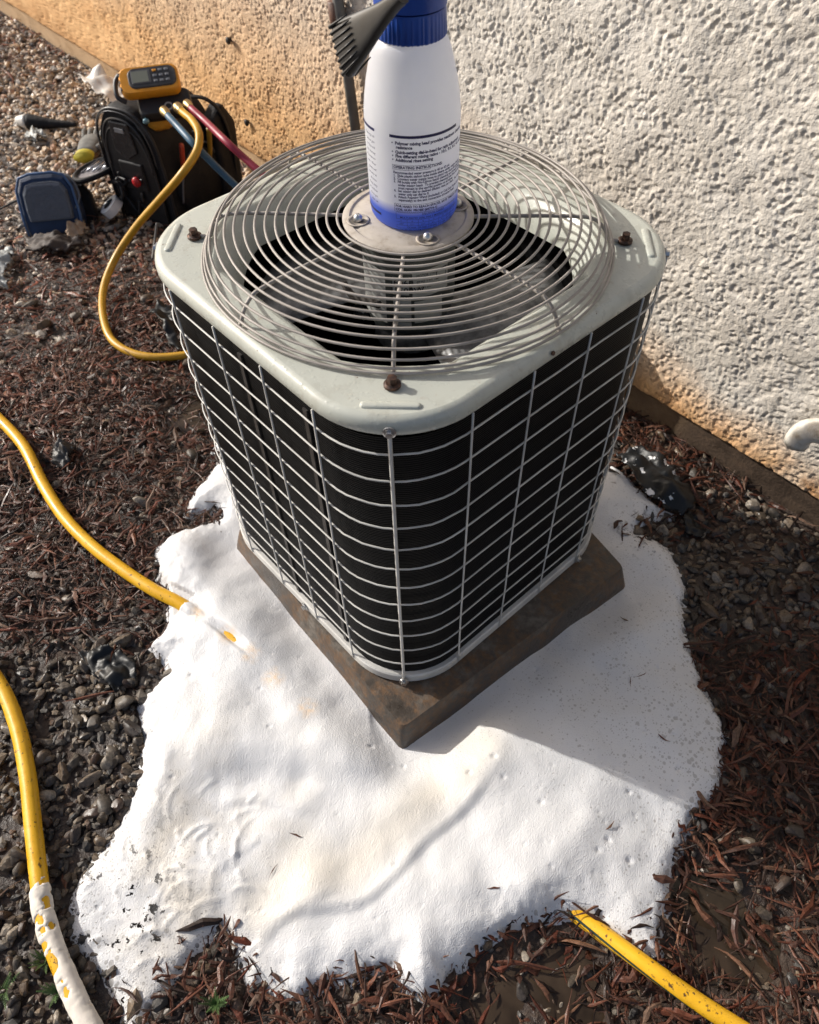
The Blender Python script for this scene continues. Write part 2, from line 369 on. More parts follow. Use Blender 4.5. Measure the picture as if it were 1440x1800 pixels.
gm = Mat('river_gravel', rough=.6, spec=.35); c = gm.coord(); at = gm.n('VertexColor', layer_name='col'); sp = gm.noise(c, 260, 4, .7); bl = gm.noise(c, 60, 3)
gm.color(gm.mix(1.0, at.outputs[0], gm.ramp(sp, [(.3, (.5, .48, .46)), (.5, (1, 1, 1)), (.72, (1.5, 1.45, 1.4))]), 'MULTIPLY')); gm.rough(gm.ramp(bl, [(.35, (.28,)*3), (.65, (.8,)*3)])); gm.bump(sp, .5, .0016)
def px_size(x, y, z, s): u, v, d = PX(np.stack([x, y, z], -1)); return np.where((u > 0) & (u < 1440) & (v > 0) & (v < 1800), s*FPX/d, 0)
dF, _ = segdist(x, y, FOAM, True); sF = inside(x, y, FOAM)
vis = px_size(x, y, pos[:, 2], size)*(~(sF & (dF > .006)))*(pos[:, 2] > gz(x, y)+.1*size)
big_i = np.argsort(-vis)[:300]; rest = np.ones(n, bool); rest[big_i] = False
w2 = which+14*((size > .0105) & (px_size(x, y, pos[:, 2], size) > 5.5))
V, F, C = scatter(STONE0+STONE1, w2[rest], pos[rest], rot[rest], scl[rest], col[rest])
o = mkobj('gravel', arrmesh('gravel', V, F, C, False), gm.m, ground); tag(o, kind='stuff')
pm = Mat('wet_pebble', rough=.4, spec=.4); oi = pm.n('ObjectInfo'); c = pm.coord(scale=(.012, .012, .012)); sp = pm.noise(c, 260, 5, .7)
pb = pm.ramp(oi.outputs['Random'], [(0, (.085, .065, .046)), (.2, (.055, .047, .039)), (.4, (.125, .10, .074)), (.55, (.07, .042, .029)), (.7, (.036, .032, .029)), (.85, (.105, .072, .046)), (1, (.26, .225, .18))])
pm.color(pm.mix(1.0, pb, pm.ramp(sp, [(.3, (.45, .43, .42)), (.5, (1, 1, 1)), (.72, (1.7, 1.6, 1.5))]), 'MULTIPLY')); pm.rough(pm.ramp(pm.noise(c, 70, 3), [(.35, (.22,)*3), (.65, (.7,)*3)])); pm.bump(sp, .5, .0016)
pmesh = [arrmesh('pebble', *q) for q in STONE2]
for q in pmesh: q.set_sharp_from_angle(angle=math.radians(24))
for q in pmesh: q.materials.append(pm.m)
for j in big_i:
    o = bpy.data.objects.new('pebble', pmesh[which[j] % len(pmesh)]); COL.objects.link(o); o.parent = ground
    R_ = Matrix(rot[j].tolist()); o.matrix_world = Matrix.LocRotScale(Vector(pos[j]), R_.to_quaternion(), Vector(scl[j]*1.05))
# bark
x, y = pieces(52000, 26000, 1); k = RNG.uniform(0, 1, len(x)) < bark(x, y)**1.4*1.05*(1-.65*hollow(x, y)); x, y = x[k], y[k]; n = len(x); wt = wetness(x, y)
ln = np.clip(RNG.lognormal(math.log(.034), .6, n), .01, .13); pos = np.stack([x, y, gz(x, y)+RNG.uniform(.003, .022, n)-.006*hollow(x, y)], -1)
rot = rots(n, .24); hw_ = RNG.lognormal(math.log(.0019), .5, n); flk = RNG.uniform(0, 1, n) < .05+.04*(x > .3); ln = np.where(flk, np.clip(RNG.lognormal(math.log(.05), .4, n), .03, .10), ln); hw_ = np.where(flk, RNG.uniform(.0022, .005, n), np.clip(hw_, .0008, .005)); wid = hw_/(.06*ln)
scl = ln[:, None]*np.stack([np.ones(n), wid, np.clip(wid, .25, .9)], -1)
pal = np.array([(.20, .075, .044), (.125, .053, .034), (.29, .135, .082), (.06, .036, .028), (.33, .20, .135), (.25, .07, .037)]); ci = RNG.choice(6, n, p=[.27, .25, .12, .2, .06, .1])
col = pal[ci]*RNG.uniform(.7, 1.25, (n, 1))*(1-.58*wt[:, None]); which = RNG.integers(0, len(CHIP), n)
bm_ = Mat('shredded_bark', rough=.6, spec=.25); c = bm_.coord(); at = bm_.n('VertexColor', layer_name='col'); sp = bm_.noise(c, 220, 4, .7)
bm_.color(bm_.mix(1.0, at.outputs[0], bm_.ramp(sp, [(.3, (.5, .48, .46)), (.55, (1, 1, 1)), (.75, (1.6, 1.5, 1.4))]), 'MULTIPLY')); bm_.rough(bm_.ramp(bm_.noise(c, 40, 3), [(.35, (.25,)*3), (.65, (.8,)*3)])); bm_.bump(sp, .6, .0016)
dF, _ = segdist(x, y, FOAM, True); sF = inside(x, y, FOAM); vis = px_size(x, y, pos[:, 2], ln)*(~(sF & (dF > .008))); big_i = np.argsort(-vis)[:300]; rest = np.ones(n, bool); rest[big_i] = False
V, F, C = scatter(CHIP, which[rest], pos[rest], rot[rest], scl[rest], col[rest])
o = mkobj('bark_mulch', arrmesh('bark_mulch', V, F, C, False), bm_.m, ground); tag(o, kind='stuff')
cm = Mat('bark_chip', rough=.5, spec=.3); oi = cm.n('ObjectInfo'); c = cm.coord(scale=(.05, .05, .05)); sp = cm.noise(c, 220, 4, .7)
cb = cm.ramp(oi.outputs['Random'], [(0, (.12, .042, .024)), (.3, (.06, .027, .019)), (.55, (.17, .066, .038)), (.8, (.035, .021, .016)), (1, (.22, .115, .068))])
cm.color(cm.mix(1.0, cb, cm.ramp(sp, [(.3, (.5, .48, .46)), (.55, (1, 1, 1)), (.75, (1.7, 1.5, 1.4))]), 'MULTIPLY')); cm.rough(cm.ramp(cm.noise(c, 60, 3), [(.35, (.2,)*3), (.65, (.7,)*3)])); cm.bump(sp, .6, .0016)
cmesh = [arrmesh('bark_chip', V, F, None, False) for V, F in CHIP]
for q in cmesh: q.materials.append(cm.m)
for j in big_i:
    o = bpy.data.objects.new('bark_chip', cmesh[which[j]]); COL.objects.link(o); o.parent = ground
    o.matrix_world = Matrix.LocRotScale(Vector(pos[j]), Matrix(rot[j].tolist()).to_quaternion(), Vector(scl[j]))

# ------------------------------------------------------------------ garden hoses (paths first: the foam lies over them)
def hz(P): return [np.array([*G(u, v, z)[:2], z]) for u, v, z in P]
HOSE_A = smooth_path(hz([(-120,660,.035),(-50,695,.034),(0,738,.034),(42,785,.034),(75,850,.032),(112,908,.032),(160,958,.034),(218,1003,.036),(270,1037,.036),(322,1064,.034),(395,1113,.028),(470,1178,.026),(540,1240,.02),(640,1330,.006),(800,1450,-.004),(950,1560,-.012),(1050,1634,.004),(1140,1700,.025),(1225,1760,.028),(1300,1808,.028),(1400,1870,.028)]), 10)
HOSE_B = smooth_path(hz([(-120,1080,.03),(-50,1140,.03),(0,1205,.032),(30,1275,.032),(48,1360,.032),(58,1450,.032),(68,1540,.034),(80,1620,.034),(108,1700,.033),(150,1790,.032),(190,1860,.03)]), 10)
# ------------------------------------------------------------------ foam
RES = .0032
xs = np.arange(-.62, 1.2, RES); ys = np.arange(-1.35, .56, RES); X, Y = np.meshgrid(xs, ys, indexing='ij')
ws = .9; rag = .016*fbm(X, Y, .09, 3, 71)+.007*fbm(X, Y, .025, 3, 75)
D, _ = segdist(X, Y, FOAM, True); D = np.where(inside(X, Y, FOAM), D, -D)+rag
def wp(P, z=.04): return [tuple(G(u, v, z)[:2]) for u, v in P]
thin = 0
for u, v, r, k in ((200,1600,.16,1),(160,1540,.1,.8),(250,1700,.12,1),(320,1480,.14,.7),(1140,930,.1,.9),(1100,900,.06,.6),(1240,1330,.12,.5),(1120,1640,.08,.6)):
    a, b = G(u, v, .03)[:2]; thin = np.maximum(thin, k*np.exp(-((X-a)**2+(Y-b)**2)/(2*r*r)))
dP, _ = segdist(X, Y, PADQ, True); dP = np.where(inside(X, Y, PADQ), 0, dP)
H = (.056-.03*thin)*(1-np.exp(-np.maximum(D, 0)/.042))*(.10+.90*sstep(0, .15, dP))
H = H*(.8+.35*fbm(X, Y, .3, 2, 81))+.011*fbm(X, Y, .17, 2, 83)*sstep(0, .07, D)+.0012*fbm(X, Y, .05, 2, 85)*sstep(0, .05, D)+.0004*fbm(X, Y, .016, 2, 87)*sstep(0, .02, D)
def fold(P, step, wide, side, soft=.012):
    """a lip of foam: high on one side of a line and dying away behind it"""
    global H
    P = [tuple(q_[:2]) for q_ in smooth_path([np.array([*q_, 0.]) for q_ in wp(P)], 5)]; d, t = segdist(X, Y, P); a = np.array(P[0]); b = np.array(P[-1]); s = side*((X-a[0])*(b[1]-a[1])-(Y-a[1])*(b[0]-a[0]))
    near = None; best = np.full(X.shape, 1e9); sg = np.zeros(X.shape)
    for p, q in zip(P[:-1], P[1:]):
        dx, dy = q[0]-p[0], q[1]-p[1]; L = dx*dx+dy*dy; tt = np.clip(((X-p[0])*dx+(Y-p[1])*dy)/L, 0, 1); e = np.hypot(X-p[0]-tt*dx, Y-p[1]-tt*dy); k = e < best
        best = np.where(k, e, best); sg = np.where(k, (X-p[0])*dy-(Y-p[1])*dx, sg)
    sd_ = np.where(sg*side > 0, best, -best); taper = sstep(0, .2, t)*sstep(1, .75, t)
    H = H+step*taper*sstep(-soft, soft, sd_)*np.exp(-np.maximum(sd_, 0)/wide)
RIDGE = [(870,1335),(830,1385),(770,1440),(700,1500),(640,1550),(560,1575),(470,1620)]
fold([(885,1330),(850,1385),(810,1430),(750,1480),(690,1545),(630,1590),(560,1598),(500,1612),(440,1650)], .0085, .06, 1, .013)
fold([(380,1412),(440,1406),(500,1416),(560,1440)], .006, .05, -1)
fold([(300,1335),(400,1345),(520,1335),(640,1352),(700,1340)], .020, .11, -1, .045)
fold([(450,1660),(520,1600),(600,1560)], .004, .05, -1)
for u, v, r, k in ((560,1560,.045,.010),(860,1325,.06,.014),(380,1520,.05,.008),(450,1480,.05,.007),(250,1420,.06,.008)):
    a, b = G(u, v, .04)[:2]; H = H+k*np.exp(-((X-a)**2+(Y-b)**2)/(2*r*r))
# debris under the thin part shows as small ridges
rs = np.random.default_rng(5)
for q in range(60):
    u, v = rs.uniform(130, 460), rs.uniform(1380, 1700); a = G(u, v, .03)[:2]; th = rs.uniform(0, 3.14); L = rs.uniform(.012, .05)
    x0, x1 = a[0]-.06, a[0]+.06; i0, i1 = np.searchsorted(xs, (x0, x1)); j0, j1 = np.searchsorted(ys, (a[1]-.06, a[1]+.06))
    if i1-i0 < 3 or j1-j0 < 3: continue
    sx, sy = X[i0:i1, j0:j1]-a[0], Y[i0:i1, j0:j1]-a[1]; p = sx*math.cos(th)+sy*math.sin(th); o_ = -sx*math.sin(th)+sy*math.cos(th)
    H[i0:i1, j0:j1] += rs.uniform(.001, .0026)*np.exp(-((o_+9*p*p)/.0055)**2)*sstep(L, L*.5, np.abs(p))
# burst bubbles: little dimples
for q in range(170):
    t = rs.uniform(0, 1)
    if t < .45: u, v = rs.uniform(880, 1290), rs.uniform(1050, 1700)
    elif t < .55: u, v = rs.uniform(130, 460), rs.uniform(1380, 1750)
    else: u, v = rs.uniform(240, 1290), rs.uniform(930, 1760)
    a = G(u, v, .04)[:2]; r = min(.0095, max(.0032, rs.lognormal(math.log(.0036), .35))); i0, i1 = np.searchsorted(xs, (a[0]-.03, a[0]+.03)); j0, j1 = np.searchsorted(ys, (a[1]-.03, a[1]+.03))
    if i1-i0 < 3 or j1-j0 < 3: continue
    q2 = (X[i0:i1, j0:j1]-a[0])**2+(Y[i0:i1, j0:j1]-a[1])**2; H[i0:i1, j0:j1] -= r*.55*np.exp(-q2/(r*r*.5))
GZ = gz(X, Y); Zf = GZ-.008+H*sstep(-.004, .03, D)+.010*sstep(-.01, .012, D)
# over the sunken hose
ha = np.array(HOSE_A); d, t = segdist(X, Y, [tuple(p[:2]) for p in ha[::4]]); cov = .0165+.0035*fbm(X, Y, .035, 2, 91)
zc = np.interp(t, np.linspace(0, 1, len(ha)), ha[:, 2]); cov = cov; hide = sstep(.0, .03, D)
Zf = np.where(hide > .3, np.maximum(Zf, zc+np.sqrt(np.maximum(cov**2-d**2, 0))-.0005-.05*(1-hide)-(d > cov)*1), Zf)
a1 = np.array(G(322, 1064, .034)[:2]); b1 = np.array(G(450, 1160, .03)[:2]); tt = np.clip(((X-a1[0])*(b1-a1)[0]+(Y-a1[1])*(b1-a1)[1])/((b1-a1)@(b1-a1)), -3, 3)
clear = (d < .035)*np.where(tt < 0.02, 1, 0); Zf = np.where((clear > 0) & (D < .35), np.minimum(Zf, zc-.006), Zf)
g0 = np.array(G(405, 1122, .03)[:2]); gap = np.exp(-((X-g0[0])**2+(Y-g0[1])**2)/(2*.035**2))
Zf = np.where(d < .016, Zf-.012*gap*sstep(.016, .006, d), Zf)
keep = (D > -.018); keep &= ~((np.abs(X-.03) < .30) & (np.abs(Y) < .24))
ii = np.arange(X.size).reshape(X.shape); fk = keep[:-1, :-1] & keep[1:, :-1] & keep[1:, 1:] & keep[:-1, 1:]
F = np.stack([ii[:-1, :-1], ii[1:, :-1], ii[1:, 1:], ii[:-1, 1:]], -1)[fk]; us = np.unique(F); rm = np.full(X.size, -1); rm[us] = np.arange(len(us))
fo = Mat('soap_foam', (.86, .86, .87), .42, spec=.4);  c = fo.coord()
fs = fo.noise(c, 6, 4, .6); bub = fo.vor(c, 420); bub2 = fo.vor(c, 150); dots = fo.vor(c, 62)
dirt = fo.n('VectorMath', operation='DISTANCE'); fo.l(c, dirt.inputs[0]); dirt.inputs[1].default_value = tuple(G(330, 1500, .05))
dm = fo.math('MULTIPLY', fo.g(dirt.outputs['Value'], .36, .08), fo.g(fs, .42, .62))
cc = fo.mix(fo.math('MULTIPLY', dm, .55), (.69, .69, .695), (.54, .47, .36))
dz = fo.n('VectorMath', operation='DISTANCE'); fo.l(c, dz.inputs[0]); dz.inputs[1].default_value = tuple(G(240, 1650, .03))
eg = fo.n('VertexColor', layer_name='col'); se = fo.n('SeparateColor'); fo.l(eg.outputs[0], se.inputs[0]); rim = se.outputs[0]; thn = se.outputs[1]; cc = fo.mix(fo.math('MULTIPLY', se.outputs[2], .6), cc, (.73, .665, .56))
def bubbles(scale, dens, lo_, seed):
    """round bubble windows: a share of the cells, each with its own radius"""
    mp = fo.n('Mapping'); mp.inputs['Location'].default_value = (seed, seed*.37, 0); fo.l(c, mp.inputs[0]); v_ = fo.n('TexVoronoi', voronoi_dimensions='2D'); fo.l(mp.outputs[0], v_.inputs['Vector']); v_.inputs['Scale'].default_value = scale
    sc_ = fo.n('SeparateColor'); fo.l(v_.outputs['Color'], sc_.inputs[0]); r_ = fo.math('MULTIPLY', fo.math('SUBTRACT', dens, sc_.outputs[0]), lo_)
    return fo.g(fo.math('SUBTRACT', r_, v_.outputs['Distance']), 0, .05)
bz = fo.n('VectorMath', operation='DISTANCE'); fo.l(c, bz.inputs[0]); bz.inputs[1].default_value = tuple(G(1150, 1230, .03)); bub_ = fo.g(bz.outputs['Value'], .5, .15)
dn = fo.math('ADD', fo.math('ADD', fo.math('MULTIPLY', rim, .45), fo.math('MULTIPLY', thn, .22)), fo.math('ADD', fo.math('MULTIPLY', fo.g(fs, .45, .7), .10), fo.math('MULTIPLY', bub_, .2)))
b1_ = bubbles(42, fo.math('ADD', dn, .0), .85, 3.1); b2_ = bubbles(95, fo.math('ADD', dn, .07), 1.0, 7.7); b3_ = bubbles(210, fo.math('ADD', dn, .10), 1.1, 1.3)
dots_ = fo.math('MAXIMUM', fo.math('MAXIMUM', b1_, b2_), b3_)
cc = fo.mix(fo.math('MULTIPLY', dots_, fo.math('ADD', fo.math('MULTIPLY', rim, .4), .42)), cc, (.2, .18, .16))
hs = [G(u, v, .045) for u, v in ((345,1078),(400,1118),(440,1150),(480,1190),(540,1245))]                                 # hose colour seen through the film
pm_ = None
for p in hs:
    q = fo.n('VectorMath', operation='DISTANCE'); fo.l(c, q.inputs[0]); q.inputs[1].default_value = tuple(p); e = fo.g(q.outputs['Value'], .032, .005); pm_ = e if pm_ is None else fo.math('MAXIMUM', pm_, e)
cc = fo.mix(fo.math('MULTIPLY', pm_, fo.math('MULTIPLY', fo.g(fo.noise(c, 60, 3), .35, .65), .5)), cc, (.9, .55, .2))
hol = fo.math('MAXIMUM', fo.math('MULTIPLY', fo.g(rim, .38, .75), fo.math('MAXIMUM', b1_, b2_)), fo.math('MULTIPLY', fo.g(thn, .55, .95), fo.g(fo.noise(c, 34, 4, .7), .585, .61)))   # burst film: the ground shows through
fo.l(fo.math('SUBTRACT', 1.0, hol), fo.b.inputs['Alpha'])
fo.color(cc); fo.bump(bub, .45, .0014).bump(fo.noise(c, 150, 3, .65), .22, .003).bump(dots_, -.4, .0015)
foam = mkobj('soap_foam', arrmesh('soap_foam', np.stack([X, Y, Zf], -1).reshape(-1, 3)[us], rm[F], np.stack([np.exp(-np.maximum(D, 0)/.022), thin+0*X, np.exp(-(segdist(X, Y, wp([(u_-25, v_-30) for u_, v_ in RIDGE]))[0]/.05)**2)], -1).reshape(-1, 3)[us]), fo.m); tag(foam, 'thick white soap foam spread over the ground round the concrete pad', 'foam', kind='stuff')
for u_, v_, r_ in ((1103, 1088, .3), (1128, 1190, 1.2), (1110, 1200, 2.2), (1075, 1452, 1.5), (1165, 1302, .2), (870, 1560, .9), (480, 1530, 1.9), (520, 1465, .5), (640, 1690, 2.6), (1130, 1655, 1.1)):
    a_ = G(u_, v_, .04); i_, j_ = int((a_[0]-xs[0])/RES), int((a_[1]-ys[0])/RES); z_ = float(Zf[i_, j_]); o = bpy.data.objects.new('bark_chip', cmesh[int(u_) % len(cmesh)]); COL.objects.link(o); o.parent = ground
    o.matrix_world = Matrix.LocRotScale(Vector((xs[i_], ys[j_], z_+.0012)), Matrix.Rotation(r_, 3, 'Z').to_quaternion(), Vector((.028, .02, .012)))
#@@UNIT
# ------------------------------------------------------------------ concrete pad
cp = Mat('pad_concrete', rough=.6); c = cp.coord(); f = cp.noise(c, 5.5, 6, .72); f2 = cp.noise(c, 60, 4, .6)
cp.color(cp.mix(cp.g(f2, .35, .7), cp.ramp(f, [(.34, (.018, .014, .012)), (.45, (.06, .048, .038)), (.52, (.14, .075, .034)), (.58, (.13, .11, .09)), (.72, (.22, .2, .175))]), (.06, .05, .041)))
cp.rough(cp.ramp(f, [(.35, (.2,)*3), (.6, (.75,)*3)])); cp.bump(f2, .5, .003).bump(cp.noise(c, 300, 3), .4, .001)
PT = .08; near = np.array(PADQ[0]); right = np.array(PADQ[1]); left = np.array(PADQ[3])
outl = [near, right, np.array(PADQ[2]), left]
cen = np.mean(outl, 0); rings = []
for sc, z in ((1.065, -.06), (1.055, .0), (1.006, .0765), (1.0, PT)):
    R = []
    for k in range(4):
        a, b, d = outl[k-1], outl[k], outl[(k+1) % 4]
        e0 = (a-b)/np.linalg.norm(a-b)*.012; e1 = (d-b)/np.linalg.norm(d-b)*.012
        for p in (b+e0, b+(e0+e1)*.28, b+e1): q = cen+(p-cen)*sc; R.append((q[0], q[1], z))
    rings.append(R)
pad = MB().loft(rings, cap1=True).build('concrete_pad', cp.m, auto=45); tag(pad, 'worn brown concrete slab under the air conditioner', 'slab')

# ------------------------------------------------------------------ condenser
unit = empty('air_conditioner', Matrix.Translation((0, 0, PT)), 'grey outdoor air conditioner with wire cage and round fan guard', 'air conditioner')
ZO = -PT                                                     # parts below are written in ground heights
def ub(mb, name, mat, parent=None, **kw):
    if parent is None or parent is unit: mb.v = [(a, b, d+ZO) for a, b, d in mb.v]; parent = unit
    else: mb.v = [(a, b, d+ZO) for a, b, d in mb.v]
    return mb.build(name, mat, parent, **kw)
pt = Mat('grey_green_paint', rough=.38, spec=.5); c = pt.coord(); f = pt.noise(c, 5, 4, .6); dr = pt.noise(c, 45, 4, .7)
pt.color(pt.mix(pt.g(dr, .62, .72), pt.mix(pt.g(f, .3, .7), (.46, .475, .42), (.53, .54, .475)), (.42, .40, .34))); pt.rough(pt.ramp(pt.noise(c, 22, 4, .65), [(.4, (.22,)*3), (.6, (.45,)*3)]))
gr = pt.b.inputs['Base Color'].links[0].from_socket; sk = pt.vor(c, 38); sk2 = pt.noise(c, 150, 3, .7)
gr = pt.mix(pt.math('MULTIPLY', pt.g(sk, .06, .03), pt.g(sk2, .48, .56)), gr, (.13, .06, .03)); gr = pt.mix(pt.math('MULTIPLY', pt.g(pt.noise(pt.coord(scale=(1, 1, .3)), 16, 6, .75), .52, .72), .4), gr, (.30, .27, .21)); pt.color(gr)
wet_ = pt.vor(c, 90); pt.bump(pt.g(wet_, .28, .12), .25, .0007)
wirem = simple('cage_wire_coating', (.56, .55, .52), .45, vary=.2, scale=12)
guardm = simple('guard_wire_coating', (.36, .325, .29), .5, vary=.25, scale=14, bump=.3, bscale=150)
hubm = Mat('hub_plate_paint', rough=.6); c = hubm.coord(); f = hubm.noise(c, 35, 5, .7); hubm.color(hubm.ramp(f, [(.3, (.30, .25, .2)), (.5, (.44, .39, .33)), (.75, (.5, .45, .39))])); hubm.bump(hubm.noise(c, 250, 3), .3, .001)
galv = simple('zinc_bolt', (.55, .55, .55), .3, .9, vary=.2, scale=60)
rusty = Mat('rusty_bolt', (.16, .07, .04), .5, .4); c = rusty.coord(); rusty.color(rusty.ramp(rusty.noise(c, 120, 4), [(.35, (.03, .02, .017)), (.55, (.085, .042, .027)), (.75, (.17, .085, .05))])); rusty.bump(rusty.noise(c, 400, 3), .6, .001)
blackm = simple('inner_black', (.004, .004, .0045), .7, vary=.3, spec=.15)
def rrect(a, rc, n=12, bulge=0):
    """rounded square, corner arcs of n steps, with points along the flats"""
    P = []
    for sx, sy, q0 in ((1, -1, -90), (1, 1, 0), (-1, 1, 90), (-1, -1, 180)):
        for k in range(n+1):
            q = math.radians(q0+90*k/n); P.append((sx*(a-rc)+rc*math.cos(q), sy*(a-rc)+rc*math.sin(q)))
    return P
LH = .852
def lidring(a, rc, z): return [(x, y, z) for x, y in rrect(a, rc, 16)]
def circ_like(r, z, n=68):
    P = rrect(.335, .144, 16); return [(r*math.cos(math.atan2(y, x)), r*math.sin(math.atan2(y, x)), z) for x, y in P]
lr = [lidring(.340, .149, .827), lidring(.347, .156, .824), lidring(.3495, .1585, .828), lidring(.3495, .1585, .838), lidring(.347, .156, .8455), lidring(.342, .151, .8505), lidring(.335, .144, LH)]
lidm = MB().loft(lr)
inner = [circ_like(.3215, LH), circ_like(.314, LH-.003), circ_like(.304, LH-.012), circ_like(.2935, LH-.027), circ_like(.287, LH-.042), circ_like(.284, LH-.056), circ_like(.2835, LH-.062), circ_like(.288, LH-.062), circ_like(.30, LH-.03)]
# flat top between the outer rim and the round opening, with a few rows for the embossing
rows = [[tuple(np.array(a)*(1-t)+np.array(b)*t) for a, b in zip(lr[-1], inner[0])] for t in np.linspace(0, 1, 5)]
lidm.loft(rows); lidm.loft(inner)
lid = ub(lidm, 'lid', pt.m, auto=50)
for sx, sy in ((1, -1), (-1, -1), (1, 1), (-1, 1)):
    d = np.array([sx, sy])/math.sqrt(2); t = np.array([-d[1], d[0]]); p = d*.398; hw = .042; R = []
    for s_, z in ((1, LH-.0005), (.9, LH+.0022), (.55, LH+.0034), (0.1, LH+.0036)):
        ring = []
        for k in range(20):
            q = 2*math.pi*k/20; a_ = math.cos(q); b_ = math.sin(q); e = t*(np.sign(a_)*(hw-.006)+a_*.006*s_)+d*b_*.0065*s_; ring.append((*(p+e), z))
        R.append(ring)
    ub(MB().loft(R, cap1=True), 'embossed_bar', pt.m, lid, smooth=True)
def hexbolt(p, r, h, mat, name, parent=None, washer=True, up=(0, 0, 1)):
    m = MB()
    if washer: m.lathe([(0.0001, 0), (r*1.75, 0), (r*1.75, h*.25), (r*1.3, h*.35), (r*1.3, h*.4)], 20)
    m.add([(r*math.cos(k*math.pi/3), r*math.sin(k*math.pi/3), z) for z in (h*.3, h) for k in range(6)]+[(0, 0, h*1.05)], [(k, (k+1) % 6, 6+(k+1) % 6, 6+k) for k in range(6)]+[(6+k, 6+(k+1) % 6, 12) for k in range(6)])
    m.xf(Matrix.Translation(p)@Vector(up).to_track_quat('Z', 'Y').to_matrix().to_4x4()); return ub(m, name, mat, parent, auto=35)
for sx, sy in ((1, -1), (-1, -1), (1, 1), (-1, 1)): hexbolt((sx*.2546, sy*.2546, LH+.002), .007, .015, rusty.m, 'guard_bolt')
for x_, y_ in ((.302, -.302), (-.302, -.302), (.302, .302)):
    s_ = math.copysign(1, x_), math.copysign(1, y_); hexbolt((x_+s_[0]*.0012, y_+s_[1]*.0012, .8325), .0055, .008, galv, 'lid_screw', up=(s_[0], s_[1], 0))
hexbolt((.349, -.03, .84), .0035, .004, rusty.m, 'lid_screw', washer=False, up=(1, 0, .3))
# ---- fan guard
HC = (.008, -.003); GZt = .902
def ringpath(r, z, n=96, c=HC, wob=0):
    return [(c[0]+r*math.cos(2*math.pi*k/n), c[1]+r*math.sin(2*math.pi*k/n), z+wob*math.sin(2*math.pi*k/n*3)) for k in range(n)]
guard = ub(MB().tube(ringpath(.338, LH+.006, c=(0.002, -.001)), .0023, 8, True), 'fan_guard', guardm, smooth=True)
rr = [(.1145+.0164*k, GZt+.0025) for k in range(11)]+[(.294, GZt+.0005), (.3085, GZt-.004), (.3205, GZt-.0145), (.3285, GZt-.027), (.3335, GZt-.038)]
for k, (r, z) in enumerate(rr):
    f_ = (r-.1)/.24; ub(MB().tube(ringpath(r, z, c=(HC[0]*(1-f_)+.002*f_, HC[1]*(1-f_)-.001*f_), wob=.0006), .0021, 8, True), 'guard_ring', guardm, guard, smooth=True)
for k in range(8):
    q = math.radians(45*k+45); e = np.array([math.cos(q), math.sin(q)]); cor = k % 2 == 0
    prof = [(.095, GZt-.003), (.16, GZt-.002), (.24, GZt-.002), (.285, GZt-.004), (.303, GZt-.008), (.316, GZt-.018), (.325, GZt-.03), (.331, GZt-.043)]+([(.335, LH+.005), (.352, LH+.0035), (.366, LH+.0035)] if cor else [(.3345, LH+.004), (.336, LH+.0015)])
    path = smooth_path([(e[0]*r+HC[0]*(1-r/.34), e[1]*r+HC[1]*(1-r/.34), z) for r, z in prof], 4)
    ub(MB().tube(path, .0031, 8), 'guard_spoke', guardm, guard, smooth=True)
# ---- hub plate with four bolts in dimples
hp = MB().lathe([(.001, GZt+.0035), (.085, GZt+.0035), (.0885, GZt+.0015), (.092, GZt+.0012), (.095, GZt+.0035), (.103, GZt+.003), (.1065, GZt+.0005), (.1065, GZt-.003), (.09, GZt-.004)], 64, (HC[0], HC[1], 0))
hub = ub(hp, 'hub_plate', hubm.m, auto=40)
for k in range(4):
    q = math.radians(-118+90*k+(8 if k == 1 else 0)); p = (HC[0]+.082*math.cos(q), HC[1]+.082*math.sin(q), GZt+.003)
    ub(MB().lathe([(.019, .0012), (.0165, .0024), (.014, .0008), (.001, .0006)], 24, p), 'bolt_seat', hubm.m, hub, smooth=True)
    ub(MB().lathe([(.0075, 0), (.0078, .004), (.0068, .0085), (.004, .0115), (.0005, .0125)], 20, p), 'cap_nut', galv, hub, smooth=True)
# ---- fan motor
mot = simple('motor_grey_paint', (.045, .05, .048), .45, vary=.25, scale=25); lab = simple('motor_label_paper', (.36, .36, .345), .5, vary=.12, scale=40); ink = simple('black_print', (.012, .012, .014), .6, vary=.1)
MC = (HC[0]+.0, HC[1]+.0, 0); MR = .078
motor = ub(MB().lathe([(.02, .897), (MR-.006, .897), (MR, .889), (MR, .735), (MR-.004, .722), (MR-.02, .712), (.03, .708), (.012, .706), (.012, .66), (.0005, .66)], 48, MC), 'fan_motor', mot, auto=40)
def strip(q0, q1, z0, z1, r, n=14): return MB().loft([[(MC[0]+r*math.cos(math.radians(q0+(q1-q0)*k/n)), MC[1]+r*math.sin(math.radians(q0+(q1-q0)*k/n)), z) for k in range(n+1)] for z in (z0, z1)], closed=False)
for q0, q1, z0, z1 in ((-120, -72, .742, .845), (-62, -40, .742, .80), (-62, -42, .805, .838), (-38, 12, .80, .85), (-36, 2, .748, .792)): ub(strip(q0, q1, z0, z1, MR+.0007), 'rating_label', lab, motor, smooth=True)
def textmesh(s, size, bold=0.0, align='LEFT'):
    cu = bpy.data.curves.new('t', 'FONT'); cu.body = s; cu.size = size; cu.offset = bold*size; cu.align_x = align; cu.resolution_u = 2
    o = bpy.data.objects.new('t', cu); COL.objects.link(o); dg = bpy.context.evaluated_depsgraph_get(); me = bpy.data.meshes.new_from_object(o.evaluated_get(dg))
    V = [tuple(v.co) for v in me.vertices]; F = [tuple(p.vertices) for p in me.polygons]; bpy.data.objects.remove(o); bpy.data.curves.remove(cu); bpy.data.meshes.remove(me); return V, F
